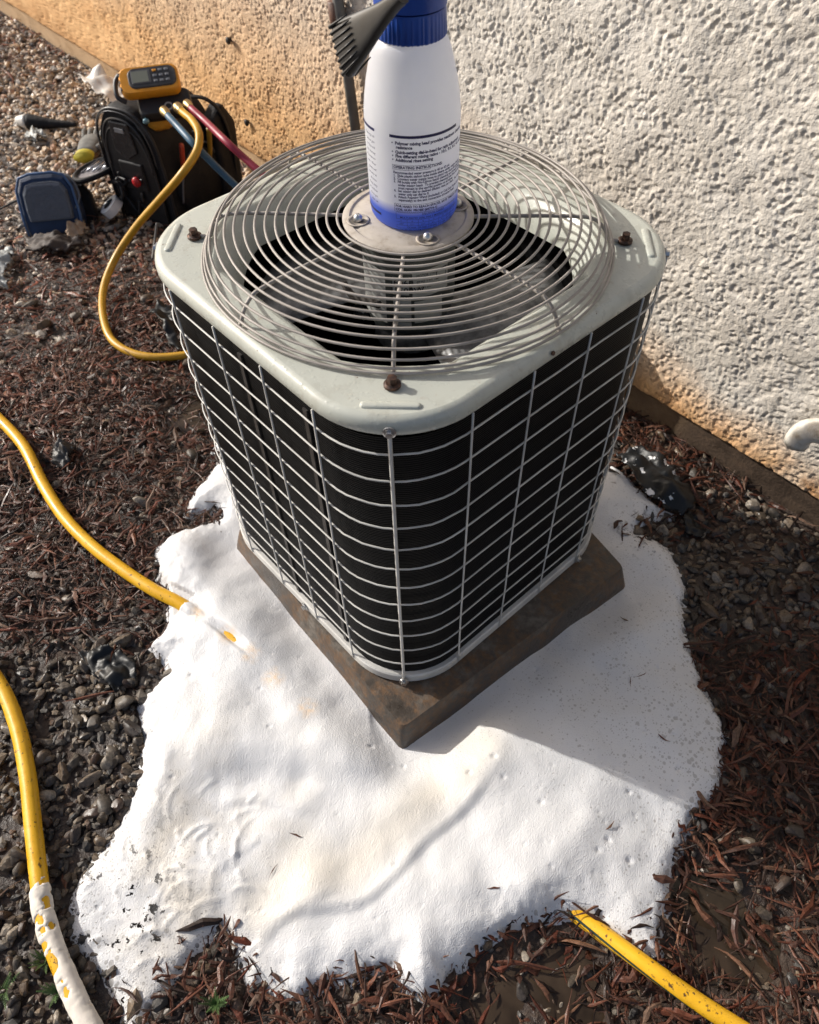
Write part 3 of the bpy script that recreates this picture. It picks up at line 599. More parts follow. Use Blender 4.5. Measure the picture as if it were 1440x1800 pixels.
def wrap(mb, V, F, r, q0, z0, c, xs=1.0):
    mb.add([(c[0]+r*math.cos(q0+x*xs/r), c[1]+r*math.sin(q0+x*xs/r), z0+y) for x, y, _ in V], F)
tx = MB()
for s_, zz_ in (('6060', .823), ('1500W', .808)): wrap(tx, *textmesh(s_, .017, .01), MR+.0014, math.radians(-61), zz_, MC)
for zz_ in (.757, .750): wrap(tx, *textmesh('THERMALLY PROTECTED AIR OVER', .0055), MR+.0014, math.radians(-61), zz_, MC, .36)
for k, s_ in enumerate(('MOTOR 1/10 HP  208-230V', '60 HZ 1 PH  INS B', 'CONT DUTY AO')): wrap(tx, *textmesh(s_, .0075), MR+.0014, math.radians(-33), .838-.011*k, MC, .75)
for q0 in (-8,): 
    for a_, b_, z0, z1 in ((q0, q0+16, .826, .8275), (q0, q0+16, .842, .8435), (q0, q0+1, .826, .8435), (q0+15, q0+16, .826, .8435)): o_ = strip(a_, b_, z0, z1, MR+.0015, 6); tx.add(o_.v, o_.f)
ub(tx, 'rating_print', ink, motor)['kind'] = 'stuff'
# ---- fan blades
alu = Mat('fan_aluminium', (.32, .32, .32), .45, .55); c = alu.coord(); f = alu.noise(c, 30, 5, .7); alu.color(alu.ramp(f, [(.3, (.09, .087, .083)), (.5, (.2, .2, .2)), (.7, (.3, .3, .3))])); alu.rough(alu.ramp(f, [(.3, (.6,)*3), (.7, (.33,)*3)])); alu.bump(alu.noise(c, 160, 3), .3, .001)
fan = ub(MB().lathe([(.001, .704), (.062, .704), (.066, .698), (.066, .672), (.001, .672)], 32, MC), 'fan_hub', alu.m, auto=40)
for k in range(2):
    q0 = math.radians(14+180*k); R = []
    for i in range(9):
        t = i/8; r = .05+.222*t; wdt = math.radians(44+14*math.sin(t*2.2)) if t > .12 else math.radians(30); row = []
        for j in range(9):
            s_ = j/8-.5; a = q0+wdt*2*s_*(.75)+t*.25; row.append((MC[0]+r*math.cos(a), MC[1]+r*math.sin(a), .742+s_*.045*(1-.25*t)+.006*t-.016*(2*s_)**2))
        R.append(row)
    m = MB().loft(R, closed=False); o = ub(m, 'fan_blade', alu.m, fan, smooth=True); so_ = o.modifiers.new('thick', 'SOLIDIFY'); so_.thickness = .0022
ub(MB().tube(smooth_path([(MC[0]-.05, MC[1]-.105, .80), (MC[0]-.02, MC[1]-.108, .79), (MC[0]+.035, MC[1]-.098, .797)], 6), .0065, 8), 'motor_lead', simple('braided_sleeve', (.05, .042, .036), .9, vary=.5, scale=200, bump=1, bscale=400), motor, smooth=True)
ub(MB().box((MC[0]-.055, MC[1]-.07, .72), (.03, .014, .018)), 'motor_bracket', galv, motor, bevel=.002)
# ---- coil: dark finned wrap with the tube rows as fine ribs
co = Mat('black_coil', (.012, .012, .014), .5, spec=.08); c = co.coord(); sep = co.n('SeparateXYZ'); co.l(c, sep.inputs[0])
wv = co.math('SINE', co.math('MULTIPLY', sep.outputs[2], 2*math.pi/.0044)); sp = co.noise(c, 300, 4, .8); dm = co.noise(c, 7, 3)
co.color(co.mix(co.math('MULTIPLY', co.g(sp, .66, .8), co.g(dm, .45, .7)), co.mix(co.g(wv, -1, 1), (.002, .002, .0025), (.007, .0068, .007)), (.10, .10, .11))); co.bump(wv, .4, .0008).bump(co.noise(co.coord(scale=(1, 1, .15)), 420, 2), .5, .001)  # sparse pale specks are water glints painted into the fin colour
rg = []; zz_ = .105; k = 0
while zz_ < .812:
    a_ = .3375+(.0 if k % 2 else .0003); rg.append([(x, y, zz_) for x, y in rrect(a_, .141, 10)]); zz_ += .0062; k += 1
coil = ub(MB().loft(rg), 'coil', co.m, auto=60)
rg2 = [[(x, y, z) for x, y in rrect(.305, .12, 10)] for z in (.10, .80)]; ub(MB().loft(rg2), 'coil_back', blackm, coil, smooth=True)
# header plate: a gap with copper-coloured end bends on the left face
for xx in (-.015, .155): ub(MB().box((xx, -.339, .45), (.01, .004, .69)), 'end_plate', simple('coil_end_plate', (.03, .026, .024), .5), coil)
ub(MB().loft([[(x, y, z) for x, y in rrect(.33, .137, 10)] for z in (.118, .098)], cap1=True), 'drip_tray', blackm, smooth=True)
# ---- base pan lip
bp = MB().loft([lidring(.334, .137, .112), lidring(.3455, .1485, .112), lidring(.3485, .1515, .109), lidring(.3485, .1515, .088), lidring(.344, .147, .084)])
base = ub(bp, 'base_pan', wirem, auto=40)
for x_, y_, u_ in ((.3075, -.3075, (1, -1, 0)), (.02, -.3495, (0, -1, 0)), (.3495, .2, (1, 0, 0))): hexbolt((x_, y_, .098), .006, .008, galv, 'base_screw', base, True, u_)
for sx, sy in ((1, -1), (-1, -1), (1, 1), (-1, 1)): ub(MB().box((sx*.24, sy*.24, .0825), (.06, .06, .004)), 'foot', blackm)
# ---- wire cage
CA, CRd = .3455, .148
def cage_pt(s):
    return s
zr = [.786-.0567*k for k in range(13)]
for k, z in enumerate(zr):
    P = rrect(CA, CRd, 12); P2 = []
    for i in range(len(P)):
        a, b = np.array(P[i]), np.array(P[(i+1) % len(P)]); P2.append(tuple(a))
        if np.linalg.norm(b-a) > .1: P2 += [tuple(a+(b-a)*t) for t in (.25, .5, .75)]
    jit = RNG.normal(0, .0007, len(P2)); ub(MB().tube([(x, y, z+j) for (x, y), j in zip(P2, jit)], .0017, 6, True), 'cage_ring', wirem, smooth=True)
def vwire(x, y, nx_, ny_, r=.0019):
    off = .004; P = [(x+nx_*off, y+ny_*off, z) for z in (.826, .62, .4, .25, .096)]
    j = RNG.normal(0, .0012, 5); P = [(a+ny_*q, b+nx_*q, d) for (a, b, d), q in zip(P, j)]
    return ub(MB().tube(smooth_path(P, 4), r, 6), 'cage_wire', wirem, smooth=True)
for u_ in (-.19, -.0635, .0635, .19):
    vwire(u_, -CA, 0, -1); vwire(CA, u_, 1, 0); vwire(u_, CA, 0, 1); vwire(-CA, u_, -1, 0)
cc_ = CA-CRd*(1-1/math.sqrt(2))
for sx, sy in ((1, -1), (-1, -1), (1, 1), (-1, 1)): vwire(sx*cc_, sy*cc_, sx*.707, sy*.707, .0031)
#@@BOTTLE
# ------------------------------------------------------------------ foaming sprayer bottle on the hub plate
BC = (.008, .010); BZ = GZt+.004
spr = empty('foam_sprayer', Matrix.Translation((BC[0], BC[1], BZ)), 'white plastic sprayer bottle with blue cap standing on the fan guard', 'spray bottle')
hd = Mat('milky_plastic', (.74, .75, .78), .38, spec=.5); c = hd.coord(); sep = hd.n('SeparateXYZ'); hd.l(c, sep.inputs[0]); f = hd.noise(c, 18, 4)
lvl = hd.math('ADD', sep.outputs[2], hd.math('MULTIPLY', hd.math('SUBTRACT', f, .5), .004))
hd.color(hd.mix(hd.g(lvl, .047, .030), hd.mix(hd.g(f, .3, .7), (.82, .83, .86), (.87, .88, .89)), (.09, .17, .72))); pass; hd.bump(hd.noise(c, 60, 3), .08, .001)
prof = [(.0005, .003), (.055, .002), (.060, .0), (.0655, .003), (.0685, .009), (.0695, .018), (.070, .04), (.0705, .10), (.071, .150), (.0705, .162), (.0685, .180), (.0648, .202), (.0595, .224), (.0552, .240), (.0515, .249), (.0475, .2545), (.0435, .2575), (.0435, .275)]
tl_ = hd.n('BsdfTranslucent'); hd.l(hd.b.inputs['Base Color'].links[0].from_socket, tl_.inputs[0]); mx = hd.n('MixShader'); mx.inputs[0].default_value = .5
hd.l(hd.b.outputs[0], mx.inputs[1]); hd.l(tl_.outputs[0], mx.inputs[2]); hd.l(mx.outputs[0], hd.t.nodes['Material Output'].inputs[0])
MB().lathe(prof, 72).build('bottle', hd.m, spr, smooth=True)
bl = simple('blue_plastic', (.012, .062, .33), .35, vary=.12, scale=40)
nr = 44; P1 = [(.0455, .256), (.0478, .258), (.0478, .288), (.0468, .2905), (.030, .2905)]
MB().lathe(P1, nr*4, rf=lambda q, z: 1.0 if z > .287 else 1+.035*(1 if math.sin(q*nr) > 0 else 0)).build('collar', bl, spr, auto=30)
head = MB().lathe([(.044, .2915), (.0490, .293), (.0495, .312), (.0485, .330), (.046, .345), (.040, .352), (.001, .354)], 64).build('mixing_head', bl, spr, auto=40)
for q, z in ((-100, .322), (-60, .316)):
    a = math.radians(q+YAW*57.3-90+90); MB().lathe([(.0045, 0), (.0045, .0025), (.003, .0035), (.0005, .0035)], 14).xf(Matrix.Translation((.0485*math.cos(a), .0485*math.sin(a), z))@Vector((math.cos(a), math.sin(a), 0)).to_track_quat('Z', 'Y').to_matrix().to_4x4()).build('head_screw', galv, head, smooth=True)
# fan nozzle: a flattened horn with a ribbed, toothed lip
blk = simple('black_plastic', (.012, .012, .013), .4, vary=.25, scale=60)
lo = lambda X: np.array(X)-np.array([BC[0], BC[1], BZ])
n0 = lo(G(708, -8, 1.245)); n1 = lo(G(604, 88, 1.165)); ax = n1-n0; L = np.linalg.norm(ax); ax /= L
wdir = lo(G(650, 118, 1.165))-lo(G(588, 62, 1.18)); wdir = wdir-ax*(wdir@ax); wdir /= np.linalg.norm(wdir); nd = np.cross(ax, wdir)
R = []
for t, hw, ht in ((0, .008, .008), (.12, .0085, .008), (.3, .0125, .0075), (.5, .019, .0075), (.7, .0255, .008), (.9, .031, .0105), (1.0, .0335, .0115)):
    ring = []
    for k in range(28):
        q = 2*math.pi*k/28; e = .6; cx, sy = math.copysign(abs(math.cos(q))**e, math.cos(q)), math.copysign(abs(math.sin(q))**e, math.sin(q)); ring.append(tuple(n0+ax*L*t+wdir*hw*cx+nd*ht*sy))
    R.append(ring)
noz = MB().loft(R, cap0=True, cap1=True).build('nozzle', blk, spr, auto=50)
for k in range(8):
    s_ = (-.5+(k+.5)/8)*.066
    for sg in (1, -1):
        P = [tuple(n0+ax*L*t+wdir*s_*(.55+.45*t)+nd*sg*(.0075+.003*t)) for t in (.72, .88, 1.0)]+[tuple(n0+ax*(L+.0025)+wdir*s_+nd*sg*.0098)]
        MB().tube(P, lambda t: .0008+.0021*t, 6).build('nozzle_rib', blk, noz, smooth=True)
# print on the bottle
prt = simple('navy_print', (.008, .009, .07), .5, vary=.1); BR = .0712; camq = math.atan2(CAM[1]-BC[1], CAM[0]-BC[0])
Q0 = camq-math.radians(26); tx = MB()
def rad(z): return float(np.interp(z, [p[1] for p in prof[3:13]], [p[0] for p in prof[3:13]]))+.0005
def line(s_, x, z, size, bold=0.0, xs=1.0): 
    V, F = textmesh(s_, size, bold); wrap(tx, V, F, rad(z), Q0+x/BR, z, (0, 0, 0), xs)
def bar(x0, x1, z0, z1, n=16, slope=0):
    tx.add([((rad(z))*math.cos(Q0+(x0+(x1-x0)*k/n)/BR), (rad(z))*math.sin(Q0+(x0+(x1-x0)*k/n)/BR), z) for z in (z0, z1) for k in range(n+1)], [(k, k+1, n+2+k, n+1+k) for k in range(n)])
bar(-.002, .108, .1475, .1515, 24); bar(-.12, -.030, .1475, .1515, 24)
Y0 = .1385
BUL = [('•  Polymer mixing head provides maximum chemical', 0), ('resistance', .0066), ('•  Quick-setting dial-in-head for ratio adjustment', 0), ('•  Five different mixing ratios - 10:1, 9:1, 6:1, 4:1, and 3:1', 0), ('•  Additional rinse setting', 0)]
for k, (s_, dx) in enumerate(BUL): line(s_, .001+dx, Y0-.0058*k-(.0012 if k > 1 else 0), .0061, .05, .97)
line('OPERATING INSTRUCTIONS:', .0025, .1035, .0058, .045); 
for a in ((.001, .058, .1015, .1020), (.001, .058, .1085, .1090)): bar(*a)
for a in ((.001, .0015, .1015, .109), (.0575, .058, .1015, .109)): bar(*a, n=1)
INS = ['Recommended water pressure is 40 to 60 psi.', '1.  Slide plastic siphon tube inside sleeve under mixing head.', '2.  Connect water supply hose to pistol grip shut-off spray handle.', '3.  Fill bottle with Nu-Calgon liquid chemical and thread bottle', '     under mixing head.  To prevent chemical loss from bottle, unit', '     must remain in the upright position at all times.', '4.  Set mixing dial to desired dilution rate per chart.  For rinsing with', '     water only set dial to 0.', '5.  Attach Foaming Wand (included) or Coil Gun Probe (sold', '     separately) to the exit connection of mixing head.']
for k, s_ in enumerate(INS): line(s_, .002, .0958-.0047*k, .0052, .036, .94)
line('FOR HARD TO REACH SPACES, SAVE TIME BY USING THE', .0035, .0432, .0052, .04); line('COIL GUN  PROBE (#4774-1)', .0035, .0378, .0052, .04)
for a in ((.0015, .112, .0358, .0363), (.0015, .112, .0482, .0487)): bar(*a)
for a in ((.0015, .0020, .0358, .0487),): bar(*a, n=1)
line('DILUTION CHART', .045, .0305, .0046, .014); line('MULTI-RATIO DIAL HAS 5 MIXING HEAD SETTINGS', .010, .0250, .0046, .01)
for z in (.0345, .0237, .0185, .0130, .0080): bar(.0035, .112, z, z+.0004)
for k in range(7): bar(.0035+.0175*k, .0039+.0175*k, .0080 if k else .0080, .0237 if 0 < k < 6 else .0345, n=1)
for k, s_ in enumerate('0ABCDE'): line(s_, .0105+.0175*k, .0197, .0038)
for k, s_ in enumerate(('OFF', '3:1*', '4:1*', '6:1', '9:1', '10:1')): line(s_, .0085+.0175*k, .0142, .0038)
for k, s_ in enumerate(('32 oz/gal', '24 oz/gal', '18 oz/gal', '13 oz/gal', '12 oz/gal')): line(s_, .0225+.0175*k, .0092, .0034, .01)
line('* For use with foaming wand only.  Rinse after every use of the coil gun.', .006, .0040, .0038, .015)
lw = ['Foaming coil', 'cleaner gun', 'for fast and', 'easy cleaning', 'of condenser', 'coils.  Wear', 'gloves and', 'eye wear at', 'all times.', 'Keep away', 'from children', 'Rinse gun', 'after use']
for k, s_ in enumerate(lw):
    V, F = textmesh(s_, .0052, 0, 'RIGHT'); z = .138-.0083*k; wrap(tx, V, F, rad(z), Q0-.031/BR, z, (0, 0, 0))
bar(-.075, -.026, .020, .024)
o = tx.build('printed_text', prt, spr); o['kind'] = 'stuff'
#@@HOSES
# ------------------------------------------------------------------ garden hoses
yel = Mat('yellow_hose', (.75, .40, .015), .38, spec=.5); c = yel.coord(); f = yel.noise(c, 25, 4, .65)
yel.color(yel.mix(yel.g(yel.math('ADD', yel.noise(c, 120, 4), yel.math('MULTIPLY', yel.noise(c, 9, 2), .25)), .74, .82), yel.mix(yel.g(f, .3, .7), (.68, .36, .012), (.80, .45, .02)), (.10, .05, .02))); yel.rough(yel.ramp(f, [(.3, (.25,)*3), (.7, (.5,)*3)])); yel.bump(yel.noise(c, 220, 3), .2, .001)
grn = simple('dark_green_stripe', (.02, .045, .035), .4, vary=.3)
def hose(path, r, ph, label, tw=1.3):
    h = MB().tube(path, r, 16).build('garden_hose', yel.m, smooth=True); tag(h, label, 'hose')
    for off in (0, .42):
        V = []; fr = frames(path); m = len(fr)
        for i, (p, t, a, b) in enumerate(fr):
            q = ph+off+tw*i/m*6
            for k in range(4):
                w_ = q+(k/3-.5)*(.30 if off == 0 else .08); V.append(p+(r+.0004)*(math.cos(w_)*a+math.sin(w_)*b))
        F = [(i*4+k, i*4+k+1, i*4+k+5, i*4+k+4) for i in range(m-1) for k in range(3)]
        MB().add(V, F).build('stripe', grn, h, smooth=True)
    return h
hose(HOSE_A, .0155, .9, 'yellow garden hose with dark stripe running under the white foam')
hose(HOSE_B, .0165, -.8, 'yellow garden hose coated with dried foam beside the dark gravel')
# foam clinging to the second hose
hb = np.array(HOSE_B); u, v, _ = PX(hb); i0 = int(np.argmax(v > 1545)); V = []; F = []; m = 0
fr = frames([hb[i] for i in np.linspace(i0, len(hb)-1, 150).round(3).astype(int)]); P0 = hb[i0:]; tt = np.linspace(0, len(P0)-1.001, 260); PP = [P0[int(t)]*(1-t % 1)+P0[int(t)+1]*(t % 1) for t in tt]; fr = frames(PP); n = 30
for i, (p, t, a, b) in enumerate(fr):
    for k in range(n):
        q = 2*math.pi*k/n; nz_ = float(fbm(i*.0016, k*.004+3, .02, 3, 101)); r = .0168+.0022*sstep(0, 10, i)+.0016*nz_-(.004*max(0, -nz_-.28)*5)
        gp = math.exp(-((i-118)/13)**2)*max(0, math.cos(q-1.1)) + math.exp(-((i-92)/6)**2)*max(0, math.cos(q-1.3))*.8
        if i < 14: r -= .004*max(0, (14-i)/14)*(1+math.sin(q*2))
        V.append(p+(r-.006*gp*1.4)*(math.cos(q)*a+math.sin(q)*b))
F = [(i*n+k, i*n+(k+1) % n, (i+1)*n+(k+1) % n, (i+1)*n+k) for i in range(len(fr)-1) for k in range(n)]
fcoat = simple('drying_foam', (.72, .66, .58), .7, vary=.12, scale=60, bump=.6, bscale=500)
o = MB().add(V, F).build('foam_coating', fcoat, foam, smooth=True); o['kind'] = 'stuff'
#@@WALLTHINGS
# ------------------------------------------------------------------ things on the wall
grey = simple('conduit_paint', (.15, .145, .135), .6, vary=.2, scale=25, bump=.3)
p_top = Wl(586, -60, WY-.03); p_bot = Wl(622, 205, WY-.03); dz_ = (p_bot-p_top); lowp = p_bot+dz_/abs(dz_[2])*.33
cond = empty('conduit', Matrix.Translation(tuple(p_bot)), 'grey painted electrical conduit running up the stucco wall', 'pipe')
topp = p_top-dz_/abs(dz_[2])*.5
MB().tube([tuple(topp-p_bot), tuple(lowp-p_bot)], .0165, 16).build('pipe', grey, cond, smooth=True)
cpl = Wl(592, 25, WY-.03); dirv = dz_/np.linalg.norm(dz_)
MB().tube([tuple(cpl-p_bot-dirv*.035), tuple(cpl-p_bot-dirv*.033), tuple(cpl-p_bot+dirv*.033), tuple(cpl-p_bot+dirv*.035)], lambda t: .0225 if .1 < t < .9 else .019, 18).build('coupling', simple('rust_brown_fitting', (.13, .065, .045), .6, vary=.3, scale=60, bump=.4), cond, smooth=True)
anch = simple('rusted_screw', (.03, .026, .024), .6, .3)
for (u, v), t in (((405, 70), 'upper'), ((437, 214), 'lower')):
    p = Wl(u, v, WY-.005); m = MB().lathe([(.0001, -.02), (.006, -.02), (.006, .006), (.012, .007), (.013, .012), (.007, .016), (.0005, .016)], 16).xf(Matrix.Translation(tuple(p))@Matrix.Rotation(math.pi/2, 4, 'X'))
    o = m.build('wall_screw', anch, smooth=True); tag(o, 'small dark screw head in the stucco, %s of the pair between conduit and tool bag' % t, 'screw', 'screws in the stucco')
pvc = Mat('white_pvc', (.62, .57, .48), .5); c = pvc.coord(); pvc.color(pvc.ramp(pvc.noise(c, 40, 5, .7), [(.3, (.45, .37, .27)), (.5, (.72, .68, .6)), (.75, (.8, .78, .73))])); pvc.bump(pvc.noise(c, 300, 3), .6, .002)
d0 = Wl(1400, 778, WY-.062); e0 = np.array([d0[0]+.13, WY, d0[2]+.066]); yy = -.062
path = smooth_path([tuple(e0+np.array([0, .03, 0])), tuple(e0+np.array([0, -.03, 0])), tuple(e0+np.array([-.022, yy+.004, 0])), tuple(e0+np.array([-.06, yy, 0]))], 5)+[tuple(d0+np.array([.052-.052*math.sin(q), 0, .014+.052*math.cos(q)])) for q in np.linspace(.1, math.pi/2, 9)]+[tuple(d0)]
st_ = empty('drain_stub', Matrix.Translation(tuple(e0)), 'dirty white plastic drain elbow sticking out of the stucco wall', 'pipe')
o = MB().tube([np.array(p)-e0 for p in path], .028, 24, cap=False).build('elbow', pvc.m, st_, smooth=True); sm = o.modifiers.new('thick', 'SOLIDIFY'); sm.thickness = .003
MB().tube([np.array(p)-e0 for p in (path[0], path[1])], .032, 24).build('socket', pvc.m, st_, smooth=True)
# guessed, unseen box behind the unit, added to cast the rounded wall shadow
dbx = empty('shadow_box', Matrix.Translation((-.15, WY-.06, .19)), 'unseen grey box added behind the air conditioner to cast a rounded wall shadow', 'shadow caster')
MB().box((0, 0, 0), (.19, .11, .24)).build('case', grey, dbx, bevel=.035, seg=4); MB().box((0, -.058, .0), (.17, .008, .21)).build('cover', grey, dbx, bevel=.003)
# ------------------------------------------------------------------ tool bag, gauge and what lies round them
Rr = np.array([math.cos(YAW), math.sin(YAW), 0]); Fr = np.array([-math.sin(YAW), math.cos(YAW), 0]); UP = np.array([0, 0, 1.])
cloth = Mat('black_nylon', (.011, .011, .013), .7, spec=.3); c = cloth.coord(); cloth.bump(cloth.noise(c, 900, 2), .4, .001).bump(cloth.noise(c, 22, 4), .5, .012); cloth.color(cloth.mix(cloth.noise(c, 30, 4), (.007, .007, .009), (.018, .018, .021)))
sat = simple('black_vinyl', (.013, .013, .015), .42, vary=.3, scale=20, bump=.3, bscale=60)
trim = simple('dark_piping', (.022, .022, .025), .4, vary=.2)
brass = simple('brass', (.50, .36, .17), .35, .85, vary=.2, scale=80)
a = math.radians(27); D = Rr*math.cos(a)-Fr*math.sin(a); L_ = Fr*math.cos(a)+Rr*math.sin(a)
bo = G(268, 392); bag = empty('tool_bag', basis(bo, D*.80, L_*.82, UP*.86), 'open black nylon tool bag standing on the gravel by the wall', 'bag')
def arch(w_, h, r0, n=22):
    P = [(-w_/2, 0), (-w_/2*1.03, h*.3), (-w_/2*1.02, h*.55)]
    for k in range(n+1):
        q = math.pi-math.pi*k/n; P.append((w_/2*math.copysign(abs(math.cos(q))**.8, math.cos(q)), h*.6+h*.4*math.sin(q)**.85))
    return P+[(w_/2*1.02, h*.55), (w_/2*1.03, h*.3), (w_/2, 0)]
pr = arch(.33, .49, 0); rg = [[(x*k, y_, z*k2) for x, z in pr] for y_, k, k2 in ((0, .96, .985), (.02, 1, 1), (.12, 1.02, 1.0), (.25, 1.02, .97), (.36, .98, .94), (.38, .93, .91))]
ys_ = np.linspace(0, .38, 16); kk = np.interp(ys_, [0, .02, .12, .25, .36, .38], [.96, 1, 1.02, 1.02, .98, .93]); k2_ = np.interp(ys_, [0, .02, .12, .25, .36, .38], [.985, 1, .97, .93, .92, .9])
rg = [[(x*a_*(1+.05*float(vnoise(y_*3, z*3, .35, 7))), y_+.008*float(vnoise(x*3, z*3, .3, 9)), z*b_*(1+.05*float(vnoise(x*2, y_*3, .25, 11))*(z > .3))) for x, z in pr] for y_, a_, b_ in zip(ys_, kk, k2_)]
body = MB().loft(rg, cap0=True, cap1=True).build('body', cloth.m, bag, smooth=False, auto=50)
for k in range(3):
    hc = ((.42, .05, .02), (.03, .03, .035), (.35, .2, .02))[k]; p0 = np.array([.19+.012*k, .09+.085*k, .22]); d = np.array([.03, .0, .13+.02*(k % 2)])
    MB().tube([p0, p0+d*.2, p0+d*.25, p0+d*.9, p0+d], lambda t: .011 if t > .2 else .007, 10).build('tool_handle', simple('tool_handle_plastic', hc, .4), bag, smooth=True)
for k in range(2): MB().tube([(x*(.9-.2*k), -.019-.001*k, z*(.93-.12*k)+.03) for x, z in pr[2:-2]], .0022, 6).build('zip', simple('zip_teeth', (.09, .09, .095), .35, .5), bag, smooth=True)
MB().box((.0, -.027, .415), (.05, .003, .018)).build('badge', simple('badge_grey', (.22, .22, .23), .4), bag, bevel=.002)
p2 = arch(.24, .42, 0); MB().loft([[(x, -.004, z+.03) for x, z in p2], [(x*.97, -.016, z*.985+.032) for x, z in p2]], cap1=True).build('end_panel', sat, bag, auto=40)
for dx, y_, k in ((0, -.002, 1.0), (0, -.015, .74)): MB().tube([(x*k, y_, z*(1 if k == 1 else .87)+(0 if k == 1 else .03)) for x, z in pr], .006, 8).build('piping', trim, bag, smooth=True)
gl = simple('glossy_badge', (.02, .02, .023), .25, vary=.2)
MB().loft([[(x, y_, z) for x, z in ((-.05, .445), (.05, .445), (.062, .33), (0, .295), (-.062, .33))] for y_ in (-.012, -.024)], cap0=True, cap1=True).build('grip_pad', gl, bag, bevel=.004)
MB().box((0, -.02, .225), (.13, .012, .12)).build('grip_pad', sat, bag, bevel=.008)
MB().loft([[(x_, .19+.15*math.cos(q)*k, .02+.26*(.5+.5*math.sin(q))*k) for q in np.linspace(0, 2*math.pi, 25)[:-1]] for x_, k in ((.165, 1), (.20, 1), (.21, .9))], cap1=True).build('side_pocket', cloth.m, bag, smooth=True)
MB().tube(smooth_path([(.20, .03, .12), (.212, .07, .24), (.214, .16, .30), (.21, .27, .28), (.2, .34, .15)], 6), .004, 8).build('pocket_trim', simple('grey_piping', (.12, .12, .13), .4), bag, smooth=True)
MB().loft([[(x_+.0, y_, z_) for y_, z_ in ((.30, .02), (.44, .02), (.47, .30), (.40, .40), (.31, .36))] for x_ in (.16, .235)], cap0=True, cap1=True).build('strap_pad', cloth.m, bag, bevel=.02, seg=3)
MB().tube(smooth_path([(.1, .30, .44), (.19, .34, .43), (.24, .37, .36), (.24, .40, .2), (.22, .40, .03)], 6), .014, 8, flat=.4).build('shoulder_strap', cloth.m, bag, smooth=True)
# folded-open pocket with small tools on the left side
tr = []; 
for k_, dz in ((1, 0), (1.02, .02), (.9, .022), (.86, .006)): tr.append([(-.25+.105*math.cos(q)*k_*(1 if math.cos(q) > 0 else 1.15), .02+.13*math.sin(q)*k_, .155+dz+.25*(-.25+.105*math.cos(q)*k_+.36)) for q in np.linspace(0, 2*math.pi, 33)[:-1]])
tray = MB().loft(tr, cap0=True, cap1=True).build('open_pocket', cloth.m, bag, smooth=True)
lin = simple('grey_lining', (.17, .16, .17), .5, vary=.3, scale=60); MB().loft([[(p[0], p[1], p[2]+.002) for p in tr[3]]], cap1=True).build('lining', lin, tray)
chrome = simple('bright_steel', (.6, .6, .62), .25, .9)
for k in range(7):
    x_ = -.33+.024*k; MB().tube([(x_, -.02+.01*(k % 3), .17+.25*(x_+.36)), (x_+.02, .08-.015*(k % 2), .178+.25*(x_+.38))], .0045, 6).build('bit', chrome if k % 2 else lin, tray, smooth=True)
for k in range(9):
    rs_ = np.random.default_rng(200+k); p = np.array([-.13+.10*rs_.uniform(), -.035, .07+.15*rs_.uniform()]); d = rs_.normal(0, .03, (4, 3)); MB().tube(smooth_path([p+np.cumsum(d, 0)[i]*(1, .35, 1) for i in range(4)], 5), .007, 6).build('webbing', sat if k % 2 else cloth.m, bag, smooth=True)
MB().lathe([(.001, 0), (.02, 0), (.022, .006), (.02, .014), (.012, .018), (.001, .019)], 20).xf(Matrix.Translation((.02, -.03, .21))@Matrix.Rotation(math.pi/2, 4, 'X')).build('red_knob', simple('red_plastic', (.42, .015, .02), .35), bag, smooth=True)
yl = Mat('yellow_cloth', (.55, .27, .02), .7); c = yl.coord(); V, F = ico(3); V = V*np.array([.06, .085, .05])*(1+.28*fbm(V[:, 0]*1+V[:, 2], V[:, 1]+V[:, 2]*.5, .5, 3, 121)[:, None]); yl.bump(yl.noise(c, 40, 4), .6, .01)
o = mkobj('yellow_rag', arrmesh('yellow_rag', V, F), yl.m, None, smooth=True); o.matrix_world = bag.matrix_world@Matrix.Translation((.135, .10, .445)); tag(o, 'yellow cloth stuffed into the open top of the black tool bag', 'rag')
# roll of white tape
tp = empty('tape_roll', bag.matrix_world@Matrix.Translation((-.15, -.07, .08))@Matrix.Rotation(-.5, 4, 'Y')@Matrix.Rotation(.35, 4, 'X'), 'roll of white tape leaning on the foot of the black tool bag', 'tape')
MB().lathe([(.028, -.02), (.05, -.02), (.052, -.018), (.052, .018), (.05, .02), (.028, .02), (.028, -.02)], 32).build('tape', simple('white_tape', (.68, .68, .68), .5, vary=.1), tp, auto=40)
MB().lathe([(.0265, -.021), (.0285, -.021), (.0285, .021), (.0265, .021), (.0265, -.021)], 24).build('core', simple('tape_core', (.1, .09, .08), .7), tp, auto=40)
